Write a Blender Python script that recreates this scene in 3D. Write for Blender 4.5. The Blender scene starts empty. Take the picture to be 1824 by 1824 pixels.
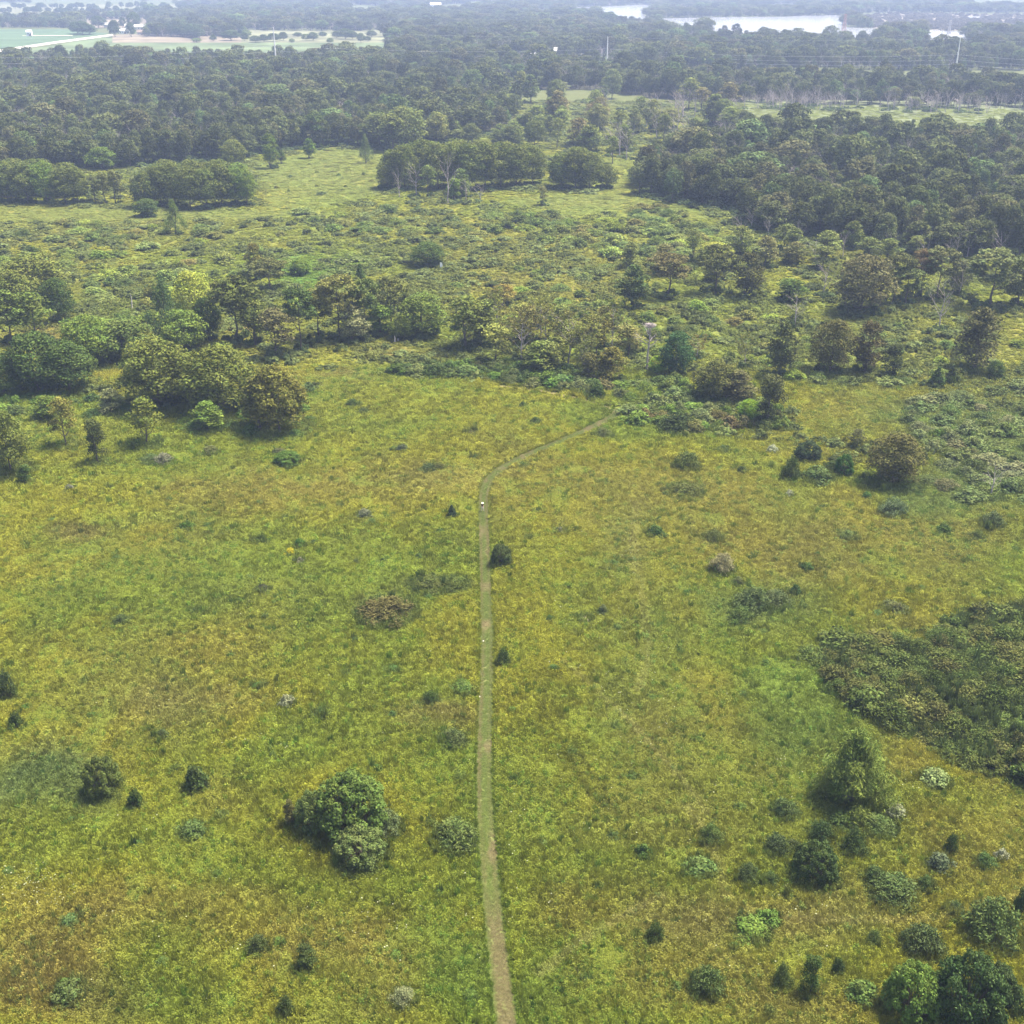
import bpy, math, random
import numpy as np
from mathutils import Vector, Matrix
R = math.radians
rng = np.random.default_rng(7)
random.seed(7)
SC = bpy.context.scene
COL = SC.collection

# ------------------------------------------------------------------ camera, sky, sun, exposure
FPX, CX, CY = 2050.0, 912.0, 912.0
TH = math.atan((912 + 60) / FPX)
CAMH = 90.0
cam_d = bpy.data.cameras.new('camera'); cam = bpy.data.objects.new('camera', cam_d); COL.objects.link(cam)
cam.location = (0, 0, CAMH); cam.rotation_euler = (math.pi / 2 - TH, 0, 0)
cam_d.sensor_width = 36.0; cam_d.lens = 36.0 * FPX / 1824.0
cam_d.clip_start = 1.0; cam_d.clip_end = 60000
SC.camera = cam

SUN_EL, SUN_AZ = R(64), R(62)
world = bpy.data.worlds.new('World'); SC.world = world; world.use_nodes = True
wn = world.node_tree; bg = wn.nodes['Background']
sky = wn.nodes.new('ShaderNodeTexSky'); sky.sky_type = 'NISHITA'; sky.sun_disc = False
sky.sun_elevation = SUN_EL; sky.sun_rotation = SUN_AZ; sky.dust_density = 6.0; sky.air_density = 1.0; sky.altitude = 200; sky.ozone_density = 0.4
wn.links.new(sky.outputs[0], bg.inputs[0]); bg.inputs[1].default_value = 0.105
sun_d = bpy.data.lights.new('sun', 'SUN'); sun_d.energy = 4.0; sun_d.angle = R(15); sun_d.color = (1.0, 0.92, 0.78)
sun = bpy.data.objects.new('sun', sun_d); COL.objects.link(sun)
sv = Vector((math.sin(SUN_AZ) * math.cos(SUN_EL), math.cos(SUN_AZ) * math.cos(SUN_EL), math.sin(SUN_EL)))
sun.rotation_euler = sv.to_track_quat('Z', 'Y').to_euler(); sun.location = (0, 0, 300)
SC.view_settings.view_transform = 'Standard'; SC.view_settings.look = 'None'
SC.view_settings.exposure = 1.74; SC.view_settings.gamma = 1.0
SC.render.resolution_x = 1024; SC.render.resolution_y = 1024

# ------------------------------------------------------------------ photo measurement -> ground metres
def G(px, py):
    px = np.asarray(px, float); py = np.asarray(py, float)
    u = (px - CX) / FPX; v = (CY - py) / FPX
    dy = v * math.sin(TH) + math.cos(TH); dz = v * math.cos(TH) - math.sin(TH)
    t = -CAMH / dz
    return u * t, dy * t
def PX(X, Y, Z=0.0):
    X = np.asarray(X, float); Y = np.asarray(Y, float)
    dep = Y * math.cos(TH) + (CAMH - Z) * math.sin(TH)
    up = Y * math.sin(TH) - (CAMH - Z) * math.cos(TH)
    dep = np.maximum(dep, 1e-3)
    return CX + FPX * X / dep, CY - FPX * up / dep
def SCL(py):                      # pixels per metre and depression of a ground row
    X, Y = G(CX, py); dep = Y * math.cos(TH) + CAMH * math.sin(TH)
    return FPX / dep, math.atan2(CAMH, Y)
def g3(px, py, z=0.0):
    X, Y = G(px, py); return (float(X), float(Y), z)

def inpoly(x, y, poly):
    x = np.asarray(x, float); y = np.asarray(y, float); r = np.zeros(x.shape, bool)
    n = len(poly); j = n - 1
    for i in range(n):
        xi, yi = poly[i]; xj, yj = poly[j]
        c = ((yi > y) != (yj > y)) & (x < (xj - xi) * (y - yi) / (yj - yi + 1e-12) + xi)
        r ^= c; j = i
    return r

def _h(ix, iy, s):
    v = np.sin(ix * 127.1 + iy * 311.7 + s * 74.7) * 43758.5453
    return v - np.floor(v)
def vnoise(x, y, s=0):
    ix = np.floor(x); iy = np.floor(y); fx = x - ix; fy = y - iy
    fx = fx * fx * (3 - 2 * fx); fy = fy * fy * (3 - 2 * fy)
    a = _h(ix, iy, s); b = _h(ix + 1, iy, s); c = _h(ix, iy + 1, s); d = _h(ix + 1, iy + 1, s)
    return (a * (1 - fx) + b * fx) * (1 - fy) + (c * (1 - fx) + d * fx) * fy
def fbm(x, y, s=0, o=4):
    r = 0; a = 0.5; t = 0
    for k in range(o):
        r = r + a * vnoise(x * 2 ** k, y * 2 ** k, s + k * 13); t += a; a *= 0.55
    return r / t
def sst(a, b, v):
    t = np.clip((v - a) / (b - a), 0, 1); return t * t * (3 - 2 * t)

def smooth_line(pts, step=1.5):
    P = np.array([G(p[0], p[1]) for p in pts], float)
    W = np.array([p[2] if len(p) > 2 else 0 for p in pts], float)
    d = np.concatenate([[0], np.cumsum(np.hypot(*np.diff(P, axis=0).T))]); n = max(8, int(d[-1] / step))
    t = np.linspace(0, d[-1], n)
    q = np.stack([np.interp(t, d, P[:, 0]), np.interp(t, d, P[:, 1]), np.interp(t, d, W)], 1)
    for _ in range(6):
        q[1:-1] = (q[:-2] + q[1:-1] * 2 + q[2:]) / 4
    return q
def line_dist(X, Y, q):
    best = np.full(np.shape(X), 1e9)
    for i in range(0, len(q) - 1):
        ax, ay = q[i, :2]; bx, by = q[i + 1, :2]; dx, dy = bx - ax, by - ay
        t = np.clip(((X - ax) * dx + (Y - ay) * dy) / (dx * dx + dy * dy + 1e-9), 0, 1)
        best = np.minimum(best, np.hypot(X - ax - t * dx, Y - ay - t * dy))
    return best

# ------------------------------------------------------------------ object helpers
def tag(o, label=None, cat=None, group=None, kind=None):
    if label: o['label'] = label
    if cat: o['category'] = cat
    if group: o['group'] = group
    if kind: o['kind'] = kind
    return o
def empty(name, loc=(0, 0, 0), rz=0.0):
    o = bpy.data.objects.new(name, None); o.location = loc; o.rotation_euler = (0, 0, rz)
    o.empty_display_size = 0.5; COL.objects.link(o); return o
def meshobj(name, me, parent=None, link=True):
    o = bpy.data.objects.new(name, me)
    if link: COL.objects.link(o)
    if parent: o.parent = parent
    return o
class MB:
    def __init__(s): s.v = []; s.f = []; s.n = 0
    def add(s, verts, faces):
        b = s.n; s.v.extend([tuple(map(float, p)) for p in verts]); s.n += len(verts)
        s.f.extend([tuple(i + b for i in f) for f in faces])
    def box(s, c, d, rz=0.0, taper=1.0):
        cx, cy, cz = c; a, b, h = d[0] / 2, d[1] / 2, d[2] / 2; vs = []
        cr, sr = math.cos(rz), math.sin(rz)
        for z, k in ((-h, 1), (h, taper)):
            for x, y in ((-a, -b), (a, -b), (a, b), (-a, b)):
                x *= k; y *= k; vs.append((cx + x * cr - y * sr, cy + x * sr + y * cr, cz + z))
        s.add(vs, [(3, 2, 1, 0), (4, 5, 6, 7), (0, 1, 5, 4), (1, 2, 6, 5), (2, 3, 7, 6), (3, 0, 4, 7)])
    def tube(s, p0, p1, r0, r1, n=5, cap=False):
        p0 = Vector(p0); p1 = Vector(p1); d = (p1 - p0)
        if d.length < 1e-6: return
        q = d.to_track_quat('Z', 'Y'); vs = []
        for p, r in ((p0, r0), (p1, r1)):
            for k in range(n):
                a = 2 * math.pi * k / n; vs.append(p + q @ Vector((r * math.cos(a), r * math.sin(a), 0)))
        fs = [(k, (k + 1) % n, n + (k + 1) % n, n + k) for k in range(n)]
        if cap: fs += [tuple(range(n))[::-1], tuple(range(n, 2 * n))]
        s.add(vs, fs)
    def mesh(s, name, mat=None, smooth=False):
        me = bpy.data.meshes.new(name); me.from_pydata(s.v, [], s.f)
        if mat: me.materials.append(mat)
        if smooth: me.polygons.foreach_set('use_smooth', [True] * len(me.polygons))
        me.update(); return me
    def build(s, name, mat, parent=None, smooth=False):
        return meshobj(name, s.mesh(name, mat, smooth), parent)

# ------------------------------------------------------------------ materials
def newmat(name):
    m = bpy.data.materials.new(name); m.use_nodes = True; nt = m.node_tree; nt.nodes.clear()
    out = nt.nodes.new('ShaderNodeOutputMaterial'); return m, nt, out
def N(nt, t, **k):
    n = nt.nodes.new(t)
    for a, b in k.items(): setattr(n, a, b)
    return n
def leaf_material(name, transl=0.28, h0=.478, h1=.518, v0=.5, v1=1.55):
    m, nt, out = newmat(name); L = nt.links
    at = N(nt, 'ShaderNodeAttribute', attribute_type='INSTANCER', attribute_name='tint')
    av = N(nt, 'ShaderNodeAttribute', attribute_type='GEOMETRY', attribute_name='vary')
    sep = N(nt, 'ShaderNodeSeparateColor'); L.new(av.outputs['Color'], sep.inputs[0])
    # brightness and warmth differ a little from leaf to leaf and from bough to bough
    hsv = N(nt, 'ShaderNodeHueSaturation')
    mh = N(nt, 'ShaderNodeMapRange'); mh.inputs[3].default_value = h0; mh.inputs[4].default_value = h1
    L.new(sep.outputs[1], mh.inputs[0]); L.new(mh.outputs[0], hsv.inputs['Hue'])
    mv = N(nt, 'ShaderNodeMapRange'); mv.inputs[3].default_value = v0; mv.inputs[4].default_value = v1
    L.new(sep.outputs[0], mv.inputs[0]); L.new(mv.outputs[0], hsv.inputs['Value'])
    L.new(at.outputs['Color'], hsv.inputs['Color'])
    df = N(nt, 'ShaderNodeBsdfDiffuse'); tr = N(nt, 'ShaderNodeBsdfTranslucent'); mx = N(nt, 'ShaderNodeMixShader')
    mx.inputs[0].default_value = transl
    L.new(hsv.outputs[0], df.inputs[0]); L.new(hsv.outputs[0], tr.inputs[0])
    L.new(df.outputs[0], mx.inputs[1]); L.new(tr.outputs[0], mx.inputs[2])
    L.new(mx.outputs[0], out.inputs[0]); return m
def simple(name, col, rough=0.8, noise=0.0, scale=3.0, spec=0.3, col2=None, metal=0.0):
    m, nt, out = newmat(name); L = nt.links
    b = N(nt, 'ShaderNodeBsdfPrincipled'); b.inputs['Roughness'].default_value = rough
    b.inputs['Specular IOR Level'].default_value = spec; b.inputs['Metallic'].default_value = metal
    if noise > 0:
        tc = N(nt, 'ShaderNodeTexCoord'); nz = N(nt, 'ShaderNodeTexNoise'); nz.inputs['Scale'].default_value = scale
        nz.inputs['Detail'].default_value = 6
        L.new(tc.outputs['Object'], nz.inputs['Vector'])
        cr = N(nt, 'ShaderNodeMix', data_type='RGBA')
        c2 = col2 or tuple(c * (1 - noise) for c in col)
        cr.inputs[6].default_value = (*c2, 1); cr.inputs[7].default_value = (*[min(1, c * (1 + noise * .6)) for c in col], 1)
        mr = N(nt, 'ShaderNodeMapRange'); mr.inputs[1].default_value = .3; mr.inputs[2].default_value = .7
        L.new(nz.outputs[0], mr.inputs[0]); L.new(mr.outputs[0], cr.inputs[0]); L.new(cr.outputs[2], b.inputs['Base Color'])
    else: b.inputs['Base Color'].default_value = (*col, 1)
    L.new(b.outputs[0], out.inputs[0]); return m
M_LEAF = leaf_material('leaves', 0.2)
M_GRASS = leaf_material('grass_blades', 0.32, .488, .509, .66, 1.28)
M_BARK = simple('bark', (.10, .082, .065), .9, .4, 2.0)
M_DEAD = simple('dead_wood', (.35, .305, .295), .9, .3, 1.0)

# ------------------------------------------------------------------ ground colour: what grows where
def poly_w(P):
    return P
BR = (.226, .200, .050); YG = (.222, .230, .028); GR = (.166, .210, .029); DG = (.075, .105, .030); BG = (.10, .155, .055)
TAN = (.27, .225, .10); RED = (.27, .175, .085)
# worn, reddish, lush or dark patches of the sward: x, y, half width, half height in the photograph, colour, strength
PATCH = [
 (640,1090,0,0,BR,0),(690,1085,55,28,(.10,.085,.04),.75),(775,1042,75,16,(.085,.10,.035),.7),(790,1280,75,32,RED,.55),(150,950,60,18,(.15,.12,.045),.6),
 (420,870,170,48,BR,.75),(560,860,90,30,BR,.6),(330,960,150,60,BR,.45),(700,870,120,50,BR,.45),
 (260,1180,230,70,BR,.55),(240,1270,260,60,BR,.45),(330,1250,120,40,TAN,.3),(100,1340,120,40,BR,.35),
 (90,1400,120,60,BG,.75),(240,1470,190,70,GR,.7),(330,1530,160,70,GR,.6),(80,1500,110,60,GR,.55),
 (620,1590,300,50,GR,.55),(470,1560,120,90,GR,.6),(760,1350,80,90,GR,.5),(640,1200,140,50,GR,.5),(600,1290,100,50,GR,.35),
 (120,1640,200,60,BR,.65),(420,1600,90,25,BR,.5),(80,1760,150,70,RED,.45),(260,1640,120,60,BR,.55),(540,1660,220,60,BR,.7),(640,1720,190,70,BR,.65),(60,1690,120,50,BR,.6),
 (300,1720,110,90,GR,.8),(350,1790,110,60,(.16,.21,.03),.8),(200,1780,110,50,DG,.4),(830,1740,70,90,(.13,.19,.03),.8),(700,1790,60,50,BR,.3),
 (560,1040,180,60,GR,.4),(440,1090,160,70,(.14,.18,.04),.4),(200,1060,200,70,GR,.45),(120,1010,140,60,BR,.25),
 (620,740,130,70,(.17,.21,.035),.7),(760,720,200,50,YG,.6),(880,760,150,50,YG,.5),(350,800,250,60,GR,.75),(200,840,260,30,GR,.5),
 (100,770,150,40,BR,.35),(600,800,160,30,YG,.5),(820,850,90,30,TAN,.3),
 (1150,870,250,60,BR,.45),(1350,920,260,90,BR,.55),(1500,1000,260,70,BR,.45),(1700,960,160,50,BR,.6),(1450,780,120,50,BR,.4),(1550,720,160,50,BR,.6),(1480,660,220,20,TAN,.3),
 (1120,960,50,90,(.16,.2,.06),.3),(1000,1000,120,120,YG,.4),(1150,1150,120,180,(.18,.2,.045),.4),(1250,1290,200,70,BR,.45),(1200,1400,250,60,BR,.4),(1150,1480,230,70,BR,.5),
 (1350,1080,110,50,BG,.6),(1430,1150,150,80,GR,.6),(1425,1230,110,90,(.125,.195,.038),.7),(1480,1310,130,60,(.13,.19,.038),.65),(1320,1050,60,40,GR,.5),(1600,1060,150,40,YG,.4),
 (1720,880,140,50,BG,.6),(1760,800,130,70,BG,.7),(1650,760,110,40,BG,.5),(1790,720,110,60,(.14,.17,.06),.6),(1250,760,120,50,GR,.4),
 (1450,1420,230,50,GR,.45),(1700,1420,160,40,GR,.55),(1520,1470,100,50,GR,.5),(1720,1540,120,50,(.2,.2,.04),.4),
 (1150,1620,200,60,BR,.5),(1400,1640,220,50,TAN,.45),(1500,1600,180,50,BR,.5),(1300,1750,250,70,BR,.6),(1450,1800,160,50,BR,.55),(1250,1680,150,60,BR,.4),
 (960,1400,60,180,GR,.35),(950,1700,40,120,GR,.5),(970,1780,60,70,(.13,.18,.03),.7),(1350,1670,60,30,GR,.4),(1000,1620,60,50,(.22,.2,.04),.4),
 # the valley beyond the meadow
 (560,490,90,38,(.09,.20,.03),.9),(650,470,90,22,(.10,.21,.035),.8),(500,470,80,18,(.12,.19,.03),.5),
 (110,600,90,25,RED,.5),(30,600,60,12,RED,.5),(430,585,40,12,RED,.7),(700,630,90,18,RED,.5),(620,665,40,10,RED,.4),(150,500,150,40,BR,.5),(340,420,300,30,BR,.4),
 (900,470,250,60,(.18,.17,.04),.6),(1000,520,200,40,(.2,.19,.04),.6),(850,400,200,30,BR,.25),(200,395,260,18,(.15,.18,.05),.5),
 (1350,590,250,40,(.15,.19,.045),.5),(1300,540,200,20,GR,.6),(1600,610,200,40,(.17,.19,.045),.5),
 (560,310,150,35,(.17,.19,.05),.6),(580,345,120,8,BR,.4),(1050,360,120,12,(.16,.18,.05),.5),(1000,240,60,30,(.17,.19,.06),.4),
 (150,375,220,10,(.17,.19,.05),.4),(600,270,120,12,(.18,.2,.05),.4),
]
WOOD = [
 ([(-350,314),(-40,306),(60,301),(250,298),(345,292),(400,284),(470,276),(540,266),(600,262),(690,262),(780,256),(850,244),(895,232),(915,215),(920,190),(905,165),(890,146),(700,124),(680,112),(-350,112)], 'oak of the big left wood', 'trees of the big left wood'),
 ([(1138,352),(1200,362),(1255,372),(1300,376),(1325,408),(1400,418),(1480,432),(1560,446),(1640,462),(1760,462),(1900,455),(2150,450),(2150,266),(1824,259),(1700,256),(1420,249),(1350,248),(1290,254),(1240,262),(1180,290),(1140,318)], 'oak of the dense right wood', 'trees of the dense right wood'),
 ([(900,150),(965,160),(1060,160),(1110,168),(1200,178),(1320,182),(1500,186),(1824,196),(2150,206),(2150,158),(1824,156),(1500,152),(1300,148),(1080,130),(900,124)], 'oak of the narrow central wood', 'trees of the narrow central wood'),
]
# faint old wheel lines and animal trails: points, half width in metres, brightness, dryness
TRAILS = [([(1135,900),(1128,960),(1138,1040),(1152,1110),(1160,1180),(1140,1230)],.7,1.1,.32),([(965,1260),(1000,1330),(1035,1400),(1060,1440)],.42,.72,0),([(985,1255),(1022,1330),(1058,1400),(1085,1450)],.42,.74,0),
 ([(1230,1440),(1262,1500),(1285,1550),(1290,1600)],.6,1.12,.4),([(425,1390),(470,1460),(540,1520),(640,1590),(760,1650)],.5,.75,0),([(1824,1590),(1740,1640),(1600,1650),(1400,1640)],.4,1.15,.5),
 ([(960,1740),(1060,1660),(1180,1600)],.5,1.12,.5),([(1000,1180),(1100,1260),(1180,1340),(1260,1450)],.4,1.1,.4),([(1130,1000),(1230,975),(1350,985)],.35,.8,0),([(860,1240),(700,1230),(500,1260)],.3,.85,0)]
def ground_colour(X, Y):
    X = np.asarray(X, float); Y = np.asarray(Y, float)
    px, py = PX(X, np.maximum(Y, 20))
    n1 = fbm(X / 28, Y / 34, 1, 5); n2 = fbm(X / 9, Y / 12, 5, 4); n3 = fbm(X / 60 + 3, Y / 70, 9, 4)
    c = np.zeros(X.shape + (3,))
    yg = np.array(YG); gr = np.array(GR); br = np.array(BR)
    a = sst(.42, .62, n1 * .6 + n2 * .4)[..., None]
    c = yg * (1 - a) + gr * a
    b = (sst(.5, .68, n3 * .6 + n2 * .4) * .42)[..., None]
    c = c * (1 - b) + br * b
    # ragged edges for the patches
    jx = (n2 - .5) * 1.1; jy = (fbm(X / 7 + 40, Y / 9, 21, 3) - .5) * 1.1
    for (x, y, rx, ry, col, s) in PATCH:
        if s <= 0: continue
        d = np.sqrt(((px - x) / rx + jx) ** 2 + ((py - y) / ry + jy) ** 2)
        w = ((1 - sst(.25, 1.45, d)) * s * (.62 if py is None else 1) * (.72 if col in (BR, RED, TAN) else 1))[..., None]
        c = c * (1 - w) + np.array(col) * w
    # farther off: paler field grass, dark litter under the woods
    far = sst(260, 150, py)[..., None] if False else (1 - sst(150, 260, py))[..., None]
    c = c * (1 - far) + np.array((.13, .15, .055)) * far
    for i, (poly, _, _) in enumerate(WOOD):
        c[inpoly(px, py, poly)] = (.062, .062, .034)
    for (pts, hw, k, dry) in TRAILS:
        q = smooth_line(pts, 3.0); near = (X > q[:, 0].min() - 3) & (X < q[:, 0].max() + 3) & (Y > q[:, 1].min() - 3) & (Y < q[:, 1].max() + 3)
        if not near.any(): continue
        d = line_dist(X[near] + (n2[near] - .5) * 1.5, Y[near], q); w = (1 - sst(hw * .5, hw * 1.6, d))[..., None]
        t = c[near]; t = t * (1 + (k - 1) * w); c[near] = t * (1 - w * dry * .6) + np.array((.30, .27, .12)) * w * dry * .6
    return c * (0.86 + .28 * fbm(X / 3, Y / 4, 31, 2))[..., None]

def add_color(me, name, cols, domain='POINT'):
    at = me.color_attributes.new(name, 'FLOAT_COLOR', domain)
    a = np.ones((len(cols), 4), np.float32); a[:, :3] = cols; at.data.foreach_set('color', a.ravel())

# ground sheet
def make_ground():
    ds = list(np.linspace(-400, 55, 12)) + list(np.geomspace(60, 1400, 420)) + list(np.geomspace(1450, 20000, 70))
    ts = np.linspace(-1, 1, 421)
    V = []; 
    for d in ds:
        w = 160 + max(d, 0) * .62 if d < 1400 else 160 + d * .9
        V.append(np.stack([ts * w, np.full_like(ts, d), np.zeros_like(ts)], 1))
    V = np.concatenate(V); nx = len(ts); ny = len(ds)
    F = []
    idx = np.arange(nx * ny).reshape(ny, nx)
    F = np.stack([idx[:-1, :-1], idx[:-1, 1:], idx[1:, 1:], idx[1:, :-1]], -1).reshape(-1, 4)
    me = bpy.data.meshes.new('ground'); me.vertices.add(len(V)); me.vertices.foreach_set('co', V.ravel())
    me.loops.add(F.size); me.loops.foreach_set('vertex_index', F.ravel())
    me.polygons.add(len(F)); me.polygons.foreach_set('loop_start', np.arange(0, F.size, 4))
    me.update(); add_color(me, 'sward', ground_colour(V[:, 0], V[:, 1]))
    m, nt, out = newmat('meadow_ground'); L = nt.links
    at = N(nt, 'ShaderNodeAttribute', attribute_name='sward')
    ge = N(nt, 'ShaderNodeNewGeometry')
    n1 = N(nt, 'ShaderNodeTexNoise'); n1.inputs['Scale'].default_value = 1.3; n1.inputs['Detail'].default_value = 8; n1.inputs['Roughness'].default_value = .7
    n2 = N(nt, 'ShaderNodeTexNoise'); n2.inputs['Scale'].default_value = .22; n2.inputs['Detail'].default_value = 5
    L.new(ge.outputs['Position'], n1.inputs['Vector']); L.new(ge.outputs['Position'], n2.inputs['Vector'])
    hs = N(nt, 'ShaderNodeHueSaturation'); L.new(at.outputs['Color'], hs.inputs['Color'])
    m1 = N(nt, 'ShaderNodeMapRange'); m1.inputs[1].default_value = .3; m1.inputs[2].default_value = .72; m1.inputs[3].default_value = .22; m1.inputs[4].default_value = .95
    L.new(n1.outputs[0], m1.inputs[0]); L.new(m1.outputs[0], hs.inputs['Value'])
    m2 = N(nt, 'ShaderNodeMapRange'); m2.inputs[1].default_value = .3; m2.inputs[2].default_value = .7; m2.inputs[3].default_value = .475; m2.inputs[4].default_value = .525
    L.new(n2.outputs[0], m2.inputs[0]); L.new(m2.outputs[0], hs.inputs['Hue'])
    b = N(nt, 'ShaderNodeBsdfPrincipled'); b.inputs['Roughness'].default_value = .95; b.inputs['Specular IOR Level'].default_value = .1
    bp = N(nt, 'ShaderNodeBump'); bp.inputs['Strength'].default_value = .6; bp.inputs['Distance'].default_value = .25
    L.new(n1.outputs[0], bp.inputs['Height']); L.new(bp.outputs[0], b.inputs['Normal'])
    L.new(hs.outputs[0], b.inputs['Base Color']); L.new(b.outputs[0], out.inputs[0])
    me.materials.append(m)
    tag(meshobj('ground', me), kind='structure')
make_ground()

# ------------------------------------------------------------------ mown path and side track
PATH = smooth_line([(912,1990,2.5),(903,1824,2.5),(893,1740,2.45),(880,1640,2.4),(871,1550,2.4),(866,1470,2.35),(862,1400,2.35),(863,1300,2.3),(867,1215,2.3),
 (868,1130,2.3),(865,1050,2.3),(863,980,2.3),(861,920,2.35),(861,885,2.35),(865,862,2.4),(878,845,2.5),(905,827,2.6),(950,806,2.6),(1000,786,2.6),(1045,766,2.7),(1080,750,2.8),(1098,739,2.9),(1103,728,2.6)])
TRACK = smooth_line([(1103,735,2.6),(1070,722,2.2),(1030,711,1.9),(980,700,1.8),(930,692,1.5),(890,688,1.0)])
def ribbon(name, q, z, mat):
    T = np.gradient(q[:, :2], axis=0); T /= np.linalg.norm(T, axis=1)[:, None]; Nn = np.stack([T[:, 1], -T[:, 0]], 1)
    K = 13; V = []; UV = []
    for i in range(len(q)):
        e = [(_h(i // 3, s, 3) - .5) * .25 for s in (0, 1)]
        for k in range(K):
            t = k / (K - 1) * 2 - 1; w = q[i, 2] / 2 + (e[0] if t < 0 else e[1])
            p = q[i, :2] + Nn[i] * t * w; V.append((p[0], p[1], z)); UV.append(t)
    F = [(i * K + k, i * K + k + 1, (i + 1) * K + k + 1, (i + 1) * K + k) for i in range(len(q) - 1) for k in range(K - 1)]
    me = bpy.data.meshes.new(name); me.from_pydata(V, [], F)
    a = me.attributes.new('across', 'FLOAT', 'POINT'); a.data.foreach_set('value', UV)
    me.materials.append(mat); return tag(meshobj(name, me), kind='structure')
def path_mat(name, c1, c2, c3):
    m, nt, out = newmat(name); L = nt.links
    at = N(nt, 'ShaderNodeAttribute', attribute_name='across'); ge = N(nt, 'ShaderNodeNewGeometry')
    ab = N(nt, 'ShaderNodeMath', operation='ABSOLUTE'); L.new(at.outputs['Fac'], ab.inputs[0])
    # two faint wheel lines at +-0.5, worn to thatch
    sb = N(nt, 'ShaderNodeMath', operation='SUBTRACT'); L.new(ab.outputs[0], sb.inputs[0]); sb.inputs[1].default_value = .42
    a2 = N(nt, 'ShaderNodeMath', operation='ABSOLUTE'); L.new(sb.outputs[0], a2.inputs[0])
    mr = N(nt, 'ShaderNodeMapRange'); mr.inputs[1].default_value = .0; mr.inputs[2].default_value = .42; mr.inputs[3].default_value = 1; mr.inputs[4].default_value = 0
    L.new(a2.outputs[0], mr.inputs[0])
    nz = N(nt, 'ShaderNodeTexNoise'); nz.inputs['Scale'].default_value = .16; nz.inputs['Detail'].default_value = 6
    L.new(ge.outputs['Position'], nz.inputs['Vector'])
    n2 = N(nt, 'ShaderNodeTexNoise'); n2.inputs['Scale'].default_value = 3.0; n2.inputs['Detail'].default_value = 8; n2.inputs['Roughness'].default_value = .75
    L.new(ge.outputs['Position'], n2.inputs['Vector'])
    ad = N(nt, 'ShaderNodeMath', operation='MULTIPLY_ADD'); L.new(mr.outputs[0], ad.inputs[0]); ad.inputs[1].default_value = .45
    r2 = N(nt, 'ShaderNodeMapRange'); r2.inputs[1].default_value = .42; r2.inputs[2].default_value = .85; L.new(nz.outputs[0], r2.inputs[0])
    L.new(r2.outputs[0], ad.inputs[2])
    mx = N(nt, 'ShaderNodeMix', data_type='RGBA'); mx.inputs[6].default_value = (*c1, 1); mx.inputs[7].default_value = (*c2, 1); L.new(ad.outputs[0], mx.inputs[0])
    r3 = N(nt, 'ShaderNodeMapRange'); r3.inputs[1].default_value = .3; r3.inputs[2].default_value = .7; r3.inputs[3].default_value = .6; r3.inputs[4].default_value = 1.25; L.new(n2.outputs[0], r3.inputs[0])
    hs = N(nt, 'ShaderNodeHueSaturation'); L.new(mx.outputs[2], hs.inputs['Color']); L.new(r3.outputs[0], hs.inputs['Value'])
    b = N(nt, 'ShaderNodeBsdfPrincipled'); b.inputs['Roughness'].default_value = .95; b.inputs['Specular IOR Level'].default_value = .1
    bp = N(nt, 'ShaderNodeBump'); bp.inputs['Strength'].default_value = .5; bp.inputs['Distance'].default_value = .08
    L.new(n2.outputs[0], bp.inputs['Height']); L.new(bp.outputs[0], b.inputs['Normal'])
    L.new(hs.outputs[0], b.inputs['Base Color']); L.new(b.outputs[0], out.inputs[0]); return m
ribbon('mown_path', PATH, .012, path_mat('mown_grass', (.128, .168, .040), (.180, .168, .066), None))
ribbon('dirt_track', TRACK, .02, path_mat('bare_track', (.13, .11, .05), (.21, .165, .09), None))
# ------------------------------------------------------------------ far fields, lakes, road
def sheet(name, pts, z, mat, sub=6, jit=0.0):
    P = []
    n = len(pts)
    for i in range(n):
        a, b = pts[i], pts[(i + 1) % n]
        for k in range(sub):
            t = k / sub; x = a[0] + (b[0] - a[0]) * t; y = a[1] + (b[1] - a[1]) * t
            P.append((x + (random.random() - .5) * jit * 6, y + (random.random() - .5) * jit * (1 if k else .5)))
    v = [g3(x, max(y, -50), z) for x, y in P]
    me = bpy.data.meshes.new(name); me.from_pydata(v, [], [tuple(range(len(v)))]); me.materials.append(mat)
    o = meshobj(name, me); return tag(o, kind='structure')
def field_mat(name, c, n=.25, sc=.02): 
    m = simple(name, c, .95, n, sc, .05)
    return m
F_GREEN = field_mat('crop_green', (.070, .110, .058)); F_PALE = field_mat('hay_field', (.14, .145, .085), .5, .02); F_TAN = field_mat('stubble', (.17, .145, .105), .5, .02)
F_OL = field_mat('pasture', (.095, .125, .06), .5, .015); F_MARSH = field_mat('marsh_reeds', (.17, .15, .12), .35, .03)
sheet('field', [(-500,52),(120,52),(196,60),(0,88),(-500,150)], .06, F_GREEN)
sheet('field', [(-500,157),(0,95),(200,64),(240,66),(260,82),(240,120),(-500,200)], .08, F_OL)
sheet('field', [(200,62),(270,60),(430,66),(430,76),(200,76)], .12, F_TAN)
sheet('field', [(200,76),(700,76),(700,112),(200,112)], .10, F_OL)
sheet('field', [(430,54),(690,54),(690,76),(430,76)], .12, F_PALE)
sheet('field', [(-500,26),(265,26),(265,50),(150,50),(130,33),(-500,33)], .10, F_TAN)
sheet('field', [(-500,8),(300,8),(420,14),(300,24),(-500,24)], .10, F_PALE)
sheet('field', [(910,100),(1100,100),(1110,114),(910,118)], .10, F_OL)
sheet('field', [(1325,178),(2100,182),(2100,236),(1325,226)], .08, field_mat('clearing_grass', (.13, .15, .08)))
sheet('marsh', [(1515,30),(1600,22),(1760,26),(1900,24),(1900,56),(1700,55),(1560,52)], .10, F_MARSH)
wm, wnt, wout = newmat('lake_water')
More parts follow.
